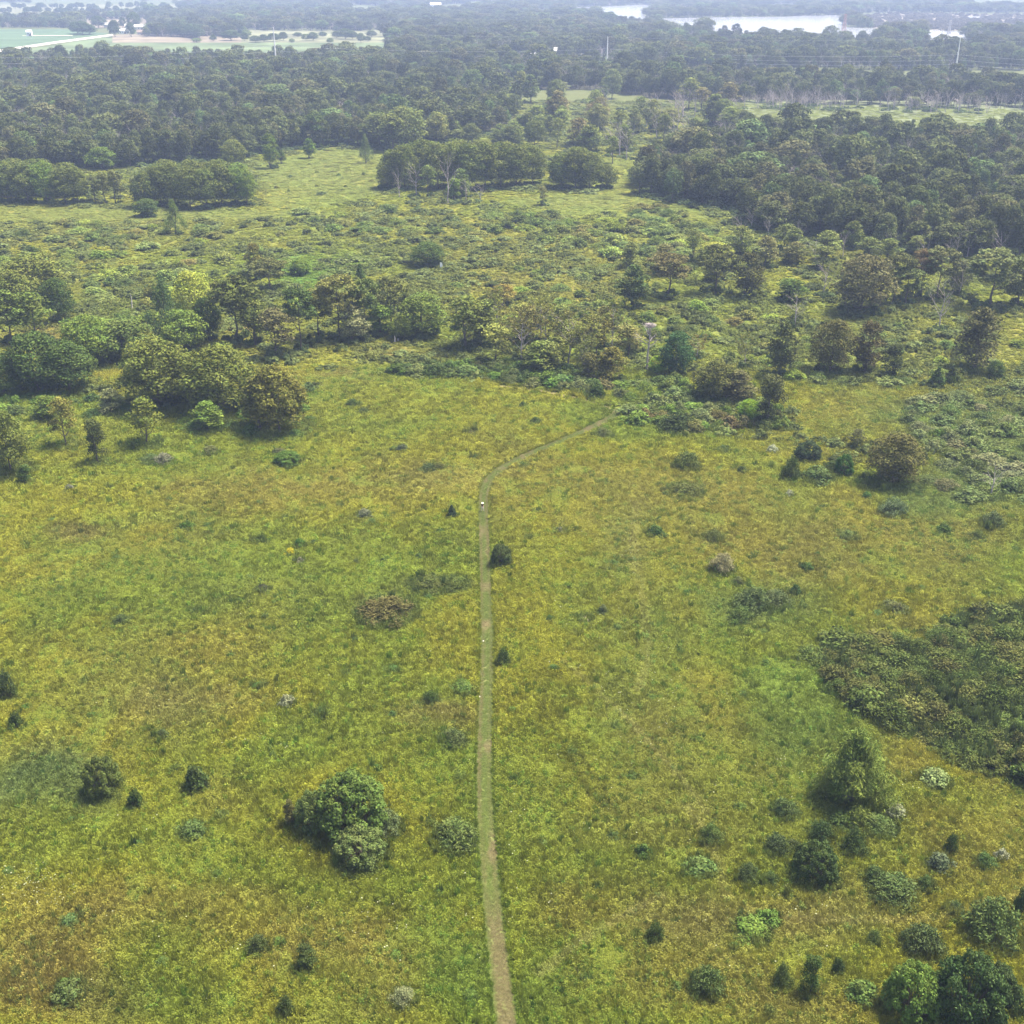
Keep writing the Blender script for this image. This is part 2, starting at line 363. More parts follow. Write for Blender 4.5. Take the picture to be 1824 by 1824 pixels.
wb = N(wnt, 'ShaderNodeBsdfPrincipled'); wb.inputs['Base Color'].default_value = (.30, .31, .32, 1); wb.inputs['Roughness'].default_value = .12; wb.inputs['IOR'].default_value = 1.33
wz = N(wnt, 'ShaderNodeTexNoise'); wz.inputs['Scale'].default_value = .6; wbp = N(wnt, 'ShaderNodeBump'); wbp.inputs['Strength'].default_value = .25; wbp.inputs['Distance'].default_value = .2
wg = N(wnt, 'ShaderNodeNewGeometry'); wnt.links.new(wg.outputs['Position'], wz.inputs['Vector']); wnt.links.new(wz.outputs[0], wbp.inputs['Height']); wnt.links.new(wbp.outputs[0], wb.inputs['Normal'])
wnt.links.new(wb.outputs[0], wout.inputs[0])
LAKES = [
 [(1170,33),(1260,31),(1400,30),(1420,28),(1505,27),(1540,28),(1515,35),(1500,44),(1512,49),(1565,51),(1575,72),(1500,78),(1360,76),(1290,66),(1190,54)],
 [(1645,53),(1700,56),(1720,56),(1725,92),(1655,94),(1648,80)],
 [(1020,13),(1060,12),(1110,11),(1125,9),(1170,8),(1160,18),(1145,26),(1165,38),(1130,46),(1090,36),(1060,26),(1020,26)],
 [(950,19),(985,16),(990,22),(965,30)],
 [(1375,10),(1410,9),(1430,11),(1400,15),(1378,14)],
 [(1600,7),(1625,6),(1650,8),(1620,10),(1603,10)],
 [(1718,30),(1745,29),(1748,34),(1728,34)],
]
for L_ in LAKES: sheet('lake', L_, .2, wm)
sheet('gravel_road', [(-600,158),(-200,118),(0,88.5),(100,74),(200,61),(200,64),(100,77.5),(0,93),(-200,124),(-600,168)], .25, simple('pale_gravel', (.45, .42, .36), .9, .15, .05))
sheet('gravel_road', [(40,63.4),(130,63),(130,64),(40,64.2)], .3, simple('grass_lane', (.35, .36, .24), .9))

# ------------------------------------------------------------------ plant builders
def tubes_branch(mb, p, d, ln, r, depth, tips, spread=.55, nb=3, up=.15, seg=3):
    p = Vector(p); d = Vector(d).normalized(); q = p.copy(); rr = r
    kids = []
    for s in range(seg):
        j = Vector((random.gauss(0, 1), random.gauss(0, 1), random.gauss(0, .5))) * .12
        d = (d + j + Vector((0, 0, up * .3))).normalized(); n = q + d * (ln / seg); r2 = rr * (.78 if depth else .5)
        mb.tube(q, n, rr, r2, 5 if r > .06 else 3); q = n; rr = r2
        kids.append((q.copy(), d.copy(), rr))
    tips.append(q.copy())
    if depth > 0:
        for k in range(nb):
            bq, bd, br = kids[-1] if k < 2 else kids[random.randrange(len(kids))]
            a = Vector((random.gauss(0, 1), random.gauss(0, 1), random.gauss(0, .6))).normalized()
            nd = (bd + a * spread * 1.4 + Vector((0, 0, up))).normalized()
            tubes_branch(mb, bq, nd, ln * random.uniform(.55, .8), br * .75, depth - 1, tips, spread, nb, up, 2)

def leaf_cloud(lobes, nleaf, size, flat=.0, jitter=.55, shell=.55, aspect=.7, droop=0.0, seed=0):
    """leaves spread through ellipsoid lobes: lobes rows = cx,cy,cz,rx,ry,rz"""
    g = np.random.default_rng(seed); Lb = np.array(lobes, float)
    area = (Lb[:, 3] * Lb[:, 4] + Lb[:, 3] * Lb[:, 5]) ; pr = area / area.sum()
    li = g.choice(len(Lb), nleaf, p=pr); B = Lb[li]
    d = g.normal(size=(nleaf, 3)); d /= np.linalg.norm(d, axis=1)[:, None]
    d[:, 2] = np.where(d[:, 2] < -.35, -d[:, 2], d[:, 2])
    rad = shell + (1 - shell) * g.random(nleaf) ** .6
    rad *= 1 + .18 * np.sin(d[:, 0] * 7 + li) * np.sin(d[:, 1] * 6 + li * 2) * np.cos(d[:, 2] * 6)
    P = B[:, :3] + d * B[:, 3:6] * rad[:, None]
    n = d / B[:, 3:6] * B[:, 3:6].mean(1)[:, None] + g.normal(size=(nleaf, 3)) * jitter; n[:, 2] += flat
    n /= np.linalg.norm(n, axis=1)[:, None]
    t = g.normal(size=(nleaf, 3)); t[:, 2] -= droop * 3
    t -= n * (t * n).sum(1)[:, None]; t /= np.linalg.norm(t, axis=1)[:, None]; b = np.cross(n, t)
    s = size * g.uniform(.6, 1.35, nleaf)[:, None]
    c0 = P - t * s * .5; c1 = P + b * s * .5 * aspect + n * s * .08; c2 = P + t * s * .6 - n * s * .1; c3 = P - b * s * .5 * aspect + n * s * .08
    V = np.stack([c0, c1, c2, c3], 1).reshape(-1, 3)
    lobev = g.random(len(Lb)); lobeh = g.random(len(Lb))
    va = np.clip(.5 + (lobev[li] - .5) * .5 + g.normal(0, .2, nleaf), 0, 1); vh = np.clip(.5 + (lobeh[li] - .5) * .6 + g.normal(0, .18, nleaf), 0, 1)
    return V, np.repeat(np.stack([va, vh, g.random(nleaf)], 1), 4, axis=0)
def quads_mesh(name, V, C, mat):
    me = bpy.data.meshes.new(name); me.vertices.add(len(V)); me.vertices.foreach_set('co', np.asarray(V, np.float32).ravel())
    n = len(V) // 4; me.loops.add(4 * n); me.loops.foreach_set('vertex_index', np.arange(4 * n))
    me.polygons.add(n); me.polygons.foreach_set('loop_start', np.arange(0, 4 * n, 4)); me.update()
    add_color(me, 'vary', C); me.materials.append(mat); return me

def crown_lobes(w, h, z0, n, kind, seed):
    g = random.Random(seed); out = []
    for i in range(n):
        a = i * 2.399963 + g.uniform(-.35, .35); t = (i + .5) / n
        if kind == 'dome':
            z = 1 - t * 1.72; rr = max(.12, math.sqrt(max(0, 1 - z * z))) * .78 * g.uniform(.62, 1.12); s = g.uniform(.15, .33)
            out.append((math.cos(a) * rr * w / 2, math.sin(a) * rr * w / 2, z0 + (h - z0) * (.47 + .42 * z), s * w / 2 * 1.15, s * w / 2 * 1.15, s * (h - z0) * .40))
        elif kind == 'tall':
            zz = t; rr = (math.sin(math.pi * min(1, zz * .8 + .22)) ** .7) * .62 * g.uniform(.4, 1.15); s = g.uniform(.26, .42)
            out.append((math.cos(a) * rr * w / 2, math.sin(a) * rr * w / 2, z0 + (h - z0) * (.10 + .80 * zz), s * w / 2 * 1.2, s * w / 2 * 1.2, s * (h - z0) * .34))
        elif kind == 'cone':
            zz = t; rr = (1 - zz) * .75 * g.uniform(.6, 1.1); s = .38 * (1.1 - zz * .7)
            out.append((math.cos(a) * rr * w / 2, math.sin(a) * rr * w / 2, z0 + (h - z0) * (.08 + .86 * zz), s * w / 2 * 1.2, s * w / 2 * 1.2, s * (h - z0) * .4))
        elif kind == 'shrub':
            rr = math.sqrt(t) * .74 * g.uniform(.6, 1.2); s = g.uniform(.14, .40)
            out.append((math.cos(a) * rr * w / 2, math.sin(a) * rr * w / 2, h * (.64 - .46 * t) * g.uniform(.6, 1.3), s * w / 2, s * w / 2, s * h * .8))
        elif kind == 'bush':
            z = 1 - t * 1.35; rr = math.sqrt(max(.05, 1 - z * z)) * .84 * g.uniform(.8, 1.1); s = g.uniform(.10, .22)
            out.append((math.cos(a) * rr * w / 2, math.sin(a) * rr * w / 2, h * (.36 + .52 * z) * g.uniform(.9, 1.1), s * w / 2, s * w / 2, s * h * .75))
        elif kind == 'weep':
            zz = t; rr = (1 - zz ** 1.3) ** .8 * .70 * g.uniform(.3, 1.12) + .02; s = .32 * (1.1 - .5 * zz)
            out.append((math.cos(a) * rr * w / 2, math.sin(a) * rr * w / 2, h * (.10 + .8 * zz), s * w / 2 * .8, s * w / 2 * .8, h * .17))
    return out

VAR = {}      # name -> dict(crown mesh, trunk mesh, w, h)
def variant(name, w, h, z0, kind, nl, nleaf, size, seed, flat=.2, jit=.55, shell=.55, aspect=.7, droop=0, trunk_r=.22, limbs=9, gap=1.0):
    random.seed(seed)
    lobes = crown_lobes(w, h, z0, nl, kind, seed)
    if gap < 1: lobes = [l for l in lobes if random.random() < gap]
    V, C = leaf_cloud(lobes, nleaf, size, flat, jit, shell, aspect, droop, seed)
    mb = MB(); top = h * (.72 if kind != 'cone' else .9)
    if kind in ('shrub', 'bush'):
        for l in lobes[::3]:
            mb.tube((random.gauss(0, w * .03), random.gauss(0, w * .03), 0), (l[0], l[1], l[2]), trunk_r, trunk_r * .3, 4)
    else:
        p = Vector((0, 0, -.1)); r = trunk_r; pts = [(p.copy(), r)]
        K = 7
        for k in range(K):
            q = p + Vector((random.gauss(0, w * .012), random.gauss(0, w * .012), top / K)); r2 = max(.03, trunk_r * (1 - (k + 1) / K * .85))
            mb.tube(p, q, r * (1.35 if k == 0 else 1), r2, 7); p = q; r = r2; pts.append((p.copy(), r))
        cand = sorted(lobes, key=lambda l: random.random())[:limbs]
        for l in cand:
            tz = max(z0 * .8, l[2] - (h - z0) * .25); k = min(K, max(1, int(tz / top * K))); s = pts[k][0]
            m = (s + Vector(l[:3])) / 2 + Vector((0, 0, -.04 * h)); mb.tube(s, m, pts[k][1] * .6, pts[k][1] * .4, 5); mb.tube(m, Vector(l[:3]), pts[k][1] * .4, .03, 4)
    z = V[:, 2]
    VAR[name] = dict(crown=quads_mesh(name + '_crown', V, C, M_LEAF), trunk=mb.mesh(name + '_trunk', M_BARK), w=float(np.percentile(np.abs(V[:, :2]), 97) * 2), h=float(np.percentile(z, 99.5)))
for i in range(5):
    variant(f'oak{i}', 10.5 + i * .4, 13 + (i % 3), .5, 'dome', 74 + i * 5, 7500, .44, 10 + i, flat=.25, shell=.6)
for i in range(4):
    variant(f'forest{i}', 10.5 + i * .5, 14.5 + (i % 2), 2.2, 'dome', 46 + i * 4, 2400, .70, 30 + i, flat=.3, shell=.65, limbs=5)
for i in range(4):
    variant(f'tall{i}', 6.5 + i * .4, 12, 1.2, 'tall', 24, 3000, .42, 50 + i, shell=.3, jit=.8, gap=.85)
for i in range(3):
    variant(f'airy{i}', 7.0, 12, 3.4, 'tall', 22, 1700, .40, 60 + i, shell=.2, jit=1, gap=.75, limbs=14, trunk_r=.16)
for i in range(4):
    variant(f'stem{i}', 8.0, 12, 4.6, 'dome', 40, 3600, .42, 160 + i, shell=.35, jit=.8, gap=.8, limbs=16, trunk_r=.2)
for i in range(2):
    variant(f'juniper{i}', 3.0, 6, .3, 'cone', 22, 2400, .26, 70 + i, shell=.4, jit=.5, trunk_r=.1)
variant('willow0', 8.0, 8.5, .2, 'weep', 70, 17000, .32, 80, flat=-.1, jit=.9, shell=.2, aspect=.24, droop=1.0)
variant('willow1', 8.0, 9.5, 2.0, 'weep', 40, 4000, .36, 81, flat=0, jit=.9, shell=.1, aspect=.25, droop=.6)
for i in range(4):
    variant(f'shrub{i}', 4.0, 2.6, 0, 'shrub', 24 + i * 5, 1700, .26, 90 + i, shell=.45, trunk_r=.05)
for i in range(3):
    variant(f'fine{i}', 4.0, 2.4, 0, 'shrub', 34 + i * 6, 2400, .22, 100 + i, shell=.2, jit=.9, aspect=.4, trunk_r=.04, flat=0)
variant('big0', 9.5, 6.5, .2, 'bush', 120, 11000, .30, 111, shell=.6, jit=.42, trunk_r=.14, flat=.35)
variant('big1', 9.0, 6.0, .2, 'bush', 90, 14000, .27, 112, shell=.35, jit=.75, trunk_r=.12)

def dead_variant(name, h, seed, leaves=0, spread=.5, r=.27):
    random.seed(seed); mb = MB(); tips = []; p = Vector((0, 0, -.1)); pts = []; K = 7; rr = r
    for k in range(K):
        q = p + Vector((random.gauss(0, .12), random.gauss(0, .12), h * .72 / K)); mb.tube(p, q, rr, rr * .84, 6); p = q; rr *= .84; pts.append((p.copy(), rr))
    tb = MB()
    for k in range(2, K):
        for j in range(2):
            a = random.uniform(0, 6.28); tubes_branch(tb, pts[k][0], (math.cos(a), math.sin(a), .9), h * .26 * random.uniform(.7, 1.2), pts[k][1] * .55, 2, tips, spread, 3, .15)
    tubes_branch(tb, p, (0, 0, 1), h * .18, rr, 2, tips, .4, 3, .2)
    d = dict(trunk=mb.mesh(name + '_trunk', M_DEAD), branch=tb.mesh(name + '_branches', M_DEAD), w=h * .62, h=h, crown=None)
    if leaves:
        lob = [(t[0], t[1], t[2], .5, .5, .4) for t in tips]; V, C = leaf_cloud(lob, leaves, .34, 0, 1, .2, .6, 0, seed); d['crown'] = quads_mesh(name + '_crown', V, C, M_LEAF)
    VAR[name] = d
for i in range(4): dead_variant(f'dead{i}', 11, 120 + i)
for i in range(2): dead_variant(f'thin{i}', 11, 130 + i, leaves=2600)

USED = []
def plant(name, var, loc, w, h, tint, label, cat, group=None, rz=None, dead_tint=None):
    v = VAR[var]; r = empty(name, loc, random.uniform(0, 6.28) if rz is None else rz)
    sx = w / v['w']; sz = h / v['h']; r.scale = (sx, sx, sz)
    woody = cat == 'tree'
    if v.get('branch') is not None:
        meshobj('trunk', v['trunk'], r); meshobj('branches', v['branch'], r)
    else:
        meshobj('trunk' if woody else 'stems', v['trunk'], r)
    if v['crown'] is not None:
        c = meshobj('crown' if woody else 'foliage', v['crown'], r); c['tint'] = [float(t) for t in tint]
    tag(r, label, cat, group); return r

def scatter(name, X, Y, sx, sz, tint, meshes, kind='stuff', idx=None, tilt=0.0, z=None):
    n = len(X); me = bpy.data.meshes.new(name); me.vertices.add(n)
    co = np.zeros((n, 3), np.float32); co[:, 0] = X; co[:, 1] = Y
    if z is not None: co[:, 2] = z
    me.vertices.foreach_set('co', co.ravel())
    def att(nm, ty, arr, key):
        a = me.attributes.new(nm, ty, 'POINT'); a.data.foreach_set(key, np.asarray(arr).ravel())
    rot = np.zeros((n, 3), np.float32); rot[:, 2] = rng.random(n) * 6.283; rot[:, :2] = rng.normal(0, tilt, (n, 2)) if tilt else 0
    sc = np.stack([sx, sx, sz], 1).astype(np.float32)
    att('rot', 'FLOAT_VECTOR', rot, 'vector'); att('scl', 'FLOAT_VECTOR', sc, 'vector')
    att('tint', 'FLOAT_VECTOR', np.asarray(tint, np.float32), 'vector')
    att('pick', 'INT', (rng.integers(0, len(meshes), n) if idx is None else idx).astype(np.int32), 'value')
    o = meshobj(name, me); tag(o, kind=kind)
    ng = bpy.data.node_groups.new(name + '_nodes', 'GeometryNodeTree')
    ng.interface.new_socket('Geometry', in_out='INPUT', socket_type='NodeSocketGeometry'); ng.interface.new_socket('Geometry', in_out='OUTPUT', socket_type='NodeSocketGeometry')
    a = ng.nodes; L = ng.links; gi = a.new('NodeGroupInput'); go = a.new('NodeGroupOutput')
    ip = a.new('GeometryNodeInstanceOnPoints'); ip.inputs['Pick Instance'].default_value = True
    mp = a.new('GeometryNodeMeshToPoints'); L.new(gi.outputs[0], mp.inputs[0]); L.new(mp.outputs[0], ip.inputs['Points'])
    jn = a.new('GeometryNodeJoinGeometry')
    for parts in meshes:
        src = []
        for k, mesh in enumerate(parts):
            so = bpy.data.objects.new(mesh.name + '_source', mesh)
            oi = a.new('GeometryNodeObjectInfo'); oi.inputs[0].default_value = so; src.append(oi)
        if len(src) == 1: fin = src[0].outputs['Geometry']
        else:
            j2 = a.new('GeometryNodeJoinGeometry')
            for s_ in src: L.new(s_.outputs['Geometry'], j2.inputs[0])
            fin = j2.outputs[0]
        gti = a.new('GeometryNodeGeometryToInstance'); L.new(fin, gti.inputs[0]); L.new(gti.outputs[0], jn.inputs[0])
    L.new(jn.outputs[0], ip.inputs['Instance'])
    def na(nm, ty):
        q = a.new('GeometryNodeInputNamedAttribute'); q.data_type = ty; q.inputs[0].default_value = nm; return q
    L.new(na('rot', 'FLOAT_VECTOR').outputs[0], ip.inputs['Rotation']); L.new(na('scl', 'FLOAT_VECTOR').outputs[0], ip.inputs['Scale']); L.new(na('pick', 'INT').outputs[0], ip.inputs['Instance Index'])
    L.new(ip.outputs[0], go.inputs[0])
    md = o.modifiers.new('scatter', 'NODES'); md.node_group = ng
    return o

# leaf colours
OAK = (.098, .118, .042); OAKB = (.110, .128, .043); MID = (.112, .158, .042); LIGHT = (.165, .20, .055); YEL = (.27, .29, .075)
DARK = (.062, .092, .034); BROWN = (.138, .130, .044); GREY = (.18, .19, .12); PALE = (.24, .255, .17); BLUE = (.085, .12, .065); OLIVE = (.104, .122, .040); VIV = (.15, .24, .035)
def jt(c, s=.12):
    c = (c[0] * 1.05, c[1] * 1.08, c[2] * .74)
    k = 1 + random.gauss(0, s); return tuple(max(.01, x * k * (1 + random.gauss(0, s * .35))) for x in c)

LINEUP = {}   # things of one group, named by their order from the left
def lineup(key, x, obj): LINEUP.setdefault(key, []).append((float(x), obj))
def ordinal(n):
    return f"{n}{'th' if 10 <= n % 100 <= 20 else {1: 'st', 2: 'nd', 3: 'rd'}.get(n % 10, 'th')}"
def name_lineups():
    for (kind, where), L_ in LINEUP.items():
        L_.sort(key=lambda t: t[0]); n = len(L_)
        for i, (x, o) in enumerate(L_):
            o['label'] = (f'leftmost {kind} {where}' if i == 0 else f'rightmost {kind} {where}' if i == n - 1 else f'{ordinal(i + 1)} {kind} from the left {where}')
OCC = []     # occupied spots: X, Y, r
def put(name, var, x, yb, wpx, hpx, tint, label, cat, group=None, hscale=1.0):
    """x, yb: where its foot is seen; wpx, hpx: size seen"""
    s, dep = SCL(yb); w = wpx / s
    yc = yb - .30 * wpx * math.sin(dep) * (1 if cat != 'tree' else .35)
    s2, dep = SCL(yc); w = wpx / s2
    h = max((hpx - .35 * wpx * math.sin(dep)) / (s2 * math.cos(dep)), .28 * w) * hscale
    X, Y = G(x, yc); OCC.append((float(X), float(Y), w / 2))
    return plant(name, var, (float(X), float(Y), 0), w, h, jt(tint, .05), label, cat, group)
# ------------------------------------------------------------------ the person on the path
def build_person():
    X, Y = G(859.5, 911); X = float(X); Y = float(Y); OCC.append((X, Y, .4))
    skin = simple('skin', (.45, .27, .19), .6); shirt = simple('dark_shirt', (.075, .065, .045), .85, .2, 8); pants = simple('pale_trousers', (.62, .52, .46), .85, .15, 6)
    hatm = simple('white_hat_cloth', (.85, .82, .72), .8); shoe = simple('shoe_leather', (.12, .09, .07), .6); hairm = simple('hair', (.06, .04, .03), .8)
    root = empty('person', (X, Y, .02), 0)
    def skinmesh(name, verts, edges, rad, mat, root_i=0, sub=2, parent=root):
        me = bpy.data.meshes.new(name); me.from_pydata(verts, edges, []); me.materials.append(mat)
        o = meshobj(name, me, parent); sk = o.modifiers.new('skin', 'SKIN'); sk.use_smooth_shade = True
        if not me.skin_vertices: me.attributes  # layer is made by the modifier below
        import bmesh as bm_
        b = bm_.new(); b.from_mesh(me); lay = b.verts.layers.skin.verify(); b.verts.ensure_lookup_table()
        for i, v in enumerate(b.verts):
            r_ = rad[i]; v[lay].radius = r_ if isinstance(r_, tuple) else (r_, r_); v[lay].use_root = (i == root_i)
        b.to_mesh(me); b.free()
        s = o.modifiers.new('sub', 'SUBSURF'); s.levels = sub; s.render_levels = sub; return o
    # faces the camera (-Y); legs apart, forearms raised to a small controller held at the waist
    V = [(0,0,.95),(0,.01,1.12),(0,.01,1.30),(0,0,1.44),(0,-.01,1.52),(0,-.02,1.60),(0,-.025,1.70),
         (-.10,0,.90),(-.14,-.02,.50),(-.19,.02,.08),(-.20,-.10,.04),
         (.10,0,.90),(.17,-.03,.50),(.25,.02,.08),(.27,-.10,.04),
         (-.19,.01,1.41),(-.27,.03,1.14),(-.11,-.21,1.09),(.19,.01,1.41),(.27,.03,1.14),(.11,-.21,1.09)]
    E = [(0,1),(1,2),(2,3),(3,4),(4,5),(5,6),(0,7),(7,8),(8,9),(9,10),(0,11),(11,12),(12,13),(13,14),(3,15),(15,16),(16,17),(3,18),(18,19),(19,20)]
    Rr = [(.15,.11),(.13,.095),(.16,.105),(.09,.07),.052,(.075,.092),(.072,.085),.088,.056,.042,.038,.088,.056,.042,.038,.05,.042,.03,.05,.042,.03]
    # hands: palm joint, then four fingers and a thumb of different length closing on the controller
    for s, w in ((-1, 17), (1, 20)):
        base = len(V); V.append((s*.085,-.265,1.085)); E.append((w, base)); Rr.append((.034,.02))
        for k, ln in enumerate((.062,.072,.068,.052)):
            i = len(V); y0 = -.285 - 0.0; z0 = 1.112 - k*.02
            V += [(s*.088, -.30, z0), (s*.082, -.30 - ln*.45, z0), (s*(.082 - ln*.4), -.30 - ln*.55, z0)]
            E += [(base, i), (i, i+1), (i+1, i+2)]; Rr += [.0095,.009,.008]
        i = len(V); V += [(s*.075,-.27,1.125),(s*.05,-.29,1.14)]; E += [(base, i), (i, i+1)]; Rr += [.011,.0095]
    skinmesh('body', V, E, Rr, skin)
    skinmesh('shirt', [(0,0,.92),(0,.01,1.12),(0,.01,1.31),(0,.005,1.43),(-.19,.01,1.415),(-.262,.03,1.2),(.19,.01,1.415),(.262,.03,1.2)], [(0,1),(1,2),(2,3),(3,4),(4,5),(3,6),(6,7)], [(.175,.135),(.16,.125),(.185,.13),(.10,.085),.072,.064,.072,.064], shirt, 2)
    skinmesh('trousers', [(0,0,.98),(-.10,0,.88),(-.14,-.02,.50),(-.19,.02,.12),(.10,0,.88),(.17,-.03,.50),(.25,.02,.12)], [(0,1),(1,2),(2,3),(0,4),(4,5),(5,6)], [(.155,.12),.108,.082,.075,.108,.082,.075], pants, 0)
    for s, x in ((-1,-.195),(1,.26)):
        skinmesh('shoe', [(x,.06,.05),(x,-.04,.05),(x+s*.02,-.16,.035)], [(0,1),(1,2)], [.052,.052,.042], shoe, 0)
    hb = MB(); c = (0,-.02)
    prof = [(.0,1.835),(.06,1.83),(.10,1.80),(.115,1.73),(.118,1.71),(.22,1.685),(.225,1.68),(.118,1.695)]
    n = 24; vs = []; fs = []
    for r_, z in prof:
        for k in range(n): a = k/n*6.28318; vs.append((c[0]+r_*math.cos(a), c[1]+r_*math.sin(a)*1.06, z))
    for j in range(len(prof)-1):
        for k in range(n): fs.append((j*n+k, j*n+(k+1)%n, (j+1)*n+(k+1)%n, (j+1)*n+k))
    hb.add(vs, fs); hb.build('hat', hatm, root, True)
    fb = MB()   # nose, eyes, mouth, ears on the head
    fb.tube((0,-.112,1.665),(0,-.132,1.628),.010,.017,6,True); fb.build('nose', skin, root, True)
    for s in (-1,1):
        e = MB(); e.tube((s*.031,-.100,1.662),(s*.031,-.110,1.662),.013,.010,8,True); e.build('eye', simple('eye', (.05,.04,.04), .3), root)
        e = MB(); e.tube((s*.078,-.015,1.665),(s*.088,.0,1.625),.014,.010,6,True); e.build('ear', skin, root, True)
    e = MB(); e.tube((-.022,-.108,1.597),(.022,-.108,1.597),.006,.006,6,True); e.build('mouth', simple('lips', (.35,.14,.12), .5), root)
    h = MB(); h.tube((0,.035,1.70),(0,.045,1.60),.078,.066,14,True); h.build('hair', hairm, root, True)
    tag(root, 'person in a white hat, dark shirt and pale trousers standing on the mown path', 'person')
    ct = MB(); ct.box((0,-.325,1.085),(.13,.05,.09)); cr = empty('remote_controller', (X, Y, .02))
    ct.build('casing', simple('grey_plastic', (.3,.3,.31), .5), cr)
    sc = MB(); sc.box((0,-.31,1.145),(.16,.012,.085), 0); sc.build('screen', simple('dark_glass', (.03,.03,.035), .15), cr)
    for s in (-1,1):
        st = MB(); st.tube((s*.03,-.325,1.13),(s*.03,-.325,1.155),.006,.009,8,True); st.build('joystick', simple('black_plastic', (.03,.03,.03), .5), cr)
    tag(cr, 'small grey remote controller held at the waist of the person on the path', 'controller')
build_person()

# ------------------------------------------------------------------ transmission line
M_STEEL = simple('weathered_steel', (.74, .72, .68), .6, .1, .3)
M_WIRE = simple('wire_aluminium', (.55, .55, .56), .5)
M_INS = simple('insulator_glass', (.35, .33, .32), .3)
POLES = [(-60, 150, 36, None), (493, 127, 38.5, 'tall steel power pole above the left woods, leftmost of the three'), (1081, 117, 27, 'middle steel power pole rising between the lakes and the central woods'),
         (1700, 139, 33, 'right-hand steel power pole standing below the small lake'), (2300, 158, 33, None)]
arms = []
for (x, y, h, lab) in POLES:
    X, Y = G(x, y); X = float(X); Y = float(Y); arms.append((X, Y, h))
    if lab is None: continue
    r = empty('power_pole', (X, Y, 0))
    m = MB(); K = 6
    for k in range(K): m.tube((0,0,h*k/K-.2*(k==0)), (0,0,h*(k+1)/K), .85*(1-.6*k/K), .85*(1-.6*(k+1)/K), 12)
    m.tube((0,0,h),(0,0,h+.1),.25,.02,12); m.build('pole', M_STEEL, r, True)
    for j, zf in enumerate((.38, .50, .62)):
        side = -1 if j % 2 else 1
        a = MB(); a.tube((0,0,h*zf), (0, side*2.6, h*zf+.5), .2, .12, 6, True); a.build('crossarm', M_STEEL, r)
        i_ = MB()
        for q in range(6): i_.tube((0, side*2.6, h*zf+.35-q*.28), (0, side*2.6, h*zf+.35-q*.28-.16), .14, .1, 8, True)
        i_.build('insulator', M_INS, r)
    tag(r, lab, 'power pole', 'steel poles of the transmission line')
WL = ['lowest conductor of the power line strung above the woods', 'middle conductor of the power line strung above the woods', 'top conductor of the power line strung above the woods', 'thin shield wire running across the tips of the power poles']
for j, zf in enumerate((.38, .50, .62, 1.0)):
    side = 0 if j == 3 else (-1 if j % 2 else 1); m = MB()
    for (a, b) in zip(arms[:-1], arms[1:]):
        A = Vector((a[0], a[1]+side*2.6, a[2]*zf-(1.2 if j < 3 else 0))); B = Vector((b[0], b[1]+side*2.6, b[2]*zf-(1.2 if j < 3 else 0)))
        sag = 4.0 if j < 3 else 3; pp = None; n = 28
        for k in range(n+1):
            t = k/n; p = A.lerp(B, t) - Vector((0,0,4*sag*t*(1-t)))
            p.z = max(p.z, 1) 
            if pp is not None: m.tube(pp, p, (.045 if j < 3 else .025), (.045 if j < 3 else .025), 5)
            pp = p
    o = m.build('overhead_wire', M_WIRE); tag(o, WL[j], 'power line')
# lattice pylon by the big lake
def pylon(x, y, h, lab, col):
    X, Y = G(x, y); r = empty('lattice_pylon', (float(X), float(Y), 0)); mt = simple('painted_steel', col, .6); m = MB(); b = h*.11
    W = lambda z: b*(1-.8*z/h)
    for sx, sy in ((1,1),(1,-1),(-1,-1),(-1,1)): m.tube((sx*b, sy*b, 0), (sx*W(h), sy*W(h), h), .35, .22, 4)
    K = 8
    for k in range(K):
        z0, z1 = h*k/K, h*(k+1)/K; a, c = W(z0), W(z1)
        for (p, q) in (((1,1),(1,-1)),((1,-1),(-1,-1)),((-1,-1),(-1,1)),((-1,1),(1,1))):
            m.tube((p[0]*a,p[1]*a,z0),(q[0]*c,q[1]*c,z1),.15,.15,3); m.tube((q[0]*a,q[1]*a,z0),(p[0]*c,p[1]*c,z1),.15,.15,3)
    m.build('lattice_mast', mt, r)
    for z in (.72,.84,.96):
        a = MB(); a.tube((-h*.13,0,h*z),(h*.13,0,h*z),.25,.25,4,True); a.tube((-h*.13,0,h*z),(0,0,h*z+1.5),.15,.15,4); a.tube((h*.13,0,h*z),(0,0,h*z+1.5),.15,.15,4); a.build('crossarm', mt, r)
    tag(r, lab, 'pylon')
pylon(1503, 56, 24, 'reddish steel lattice pylon at the right end of the big lake', (.32,.17,.14))
pylon(1690, 60, 18, 'grey steel lattice pylon at the far edge of the small lake', (.36,.34,.34))

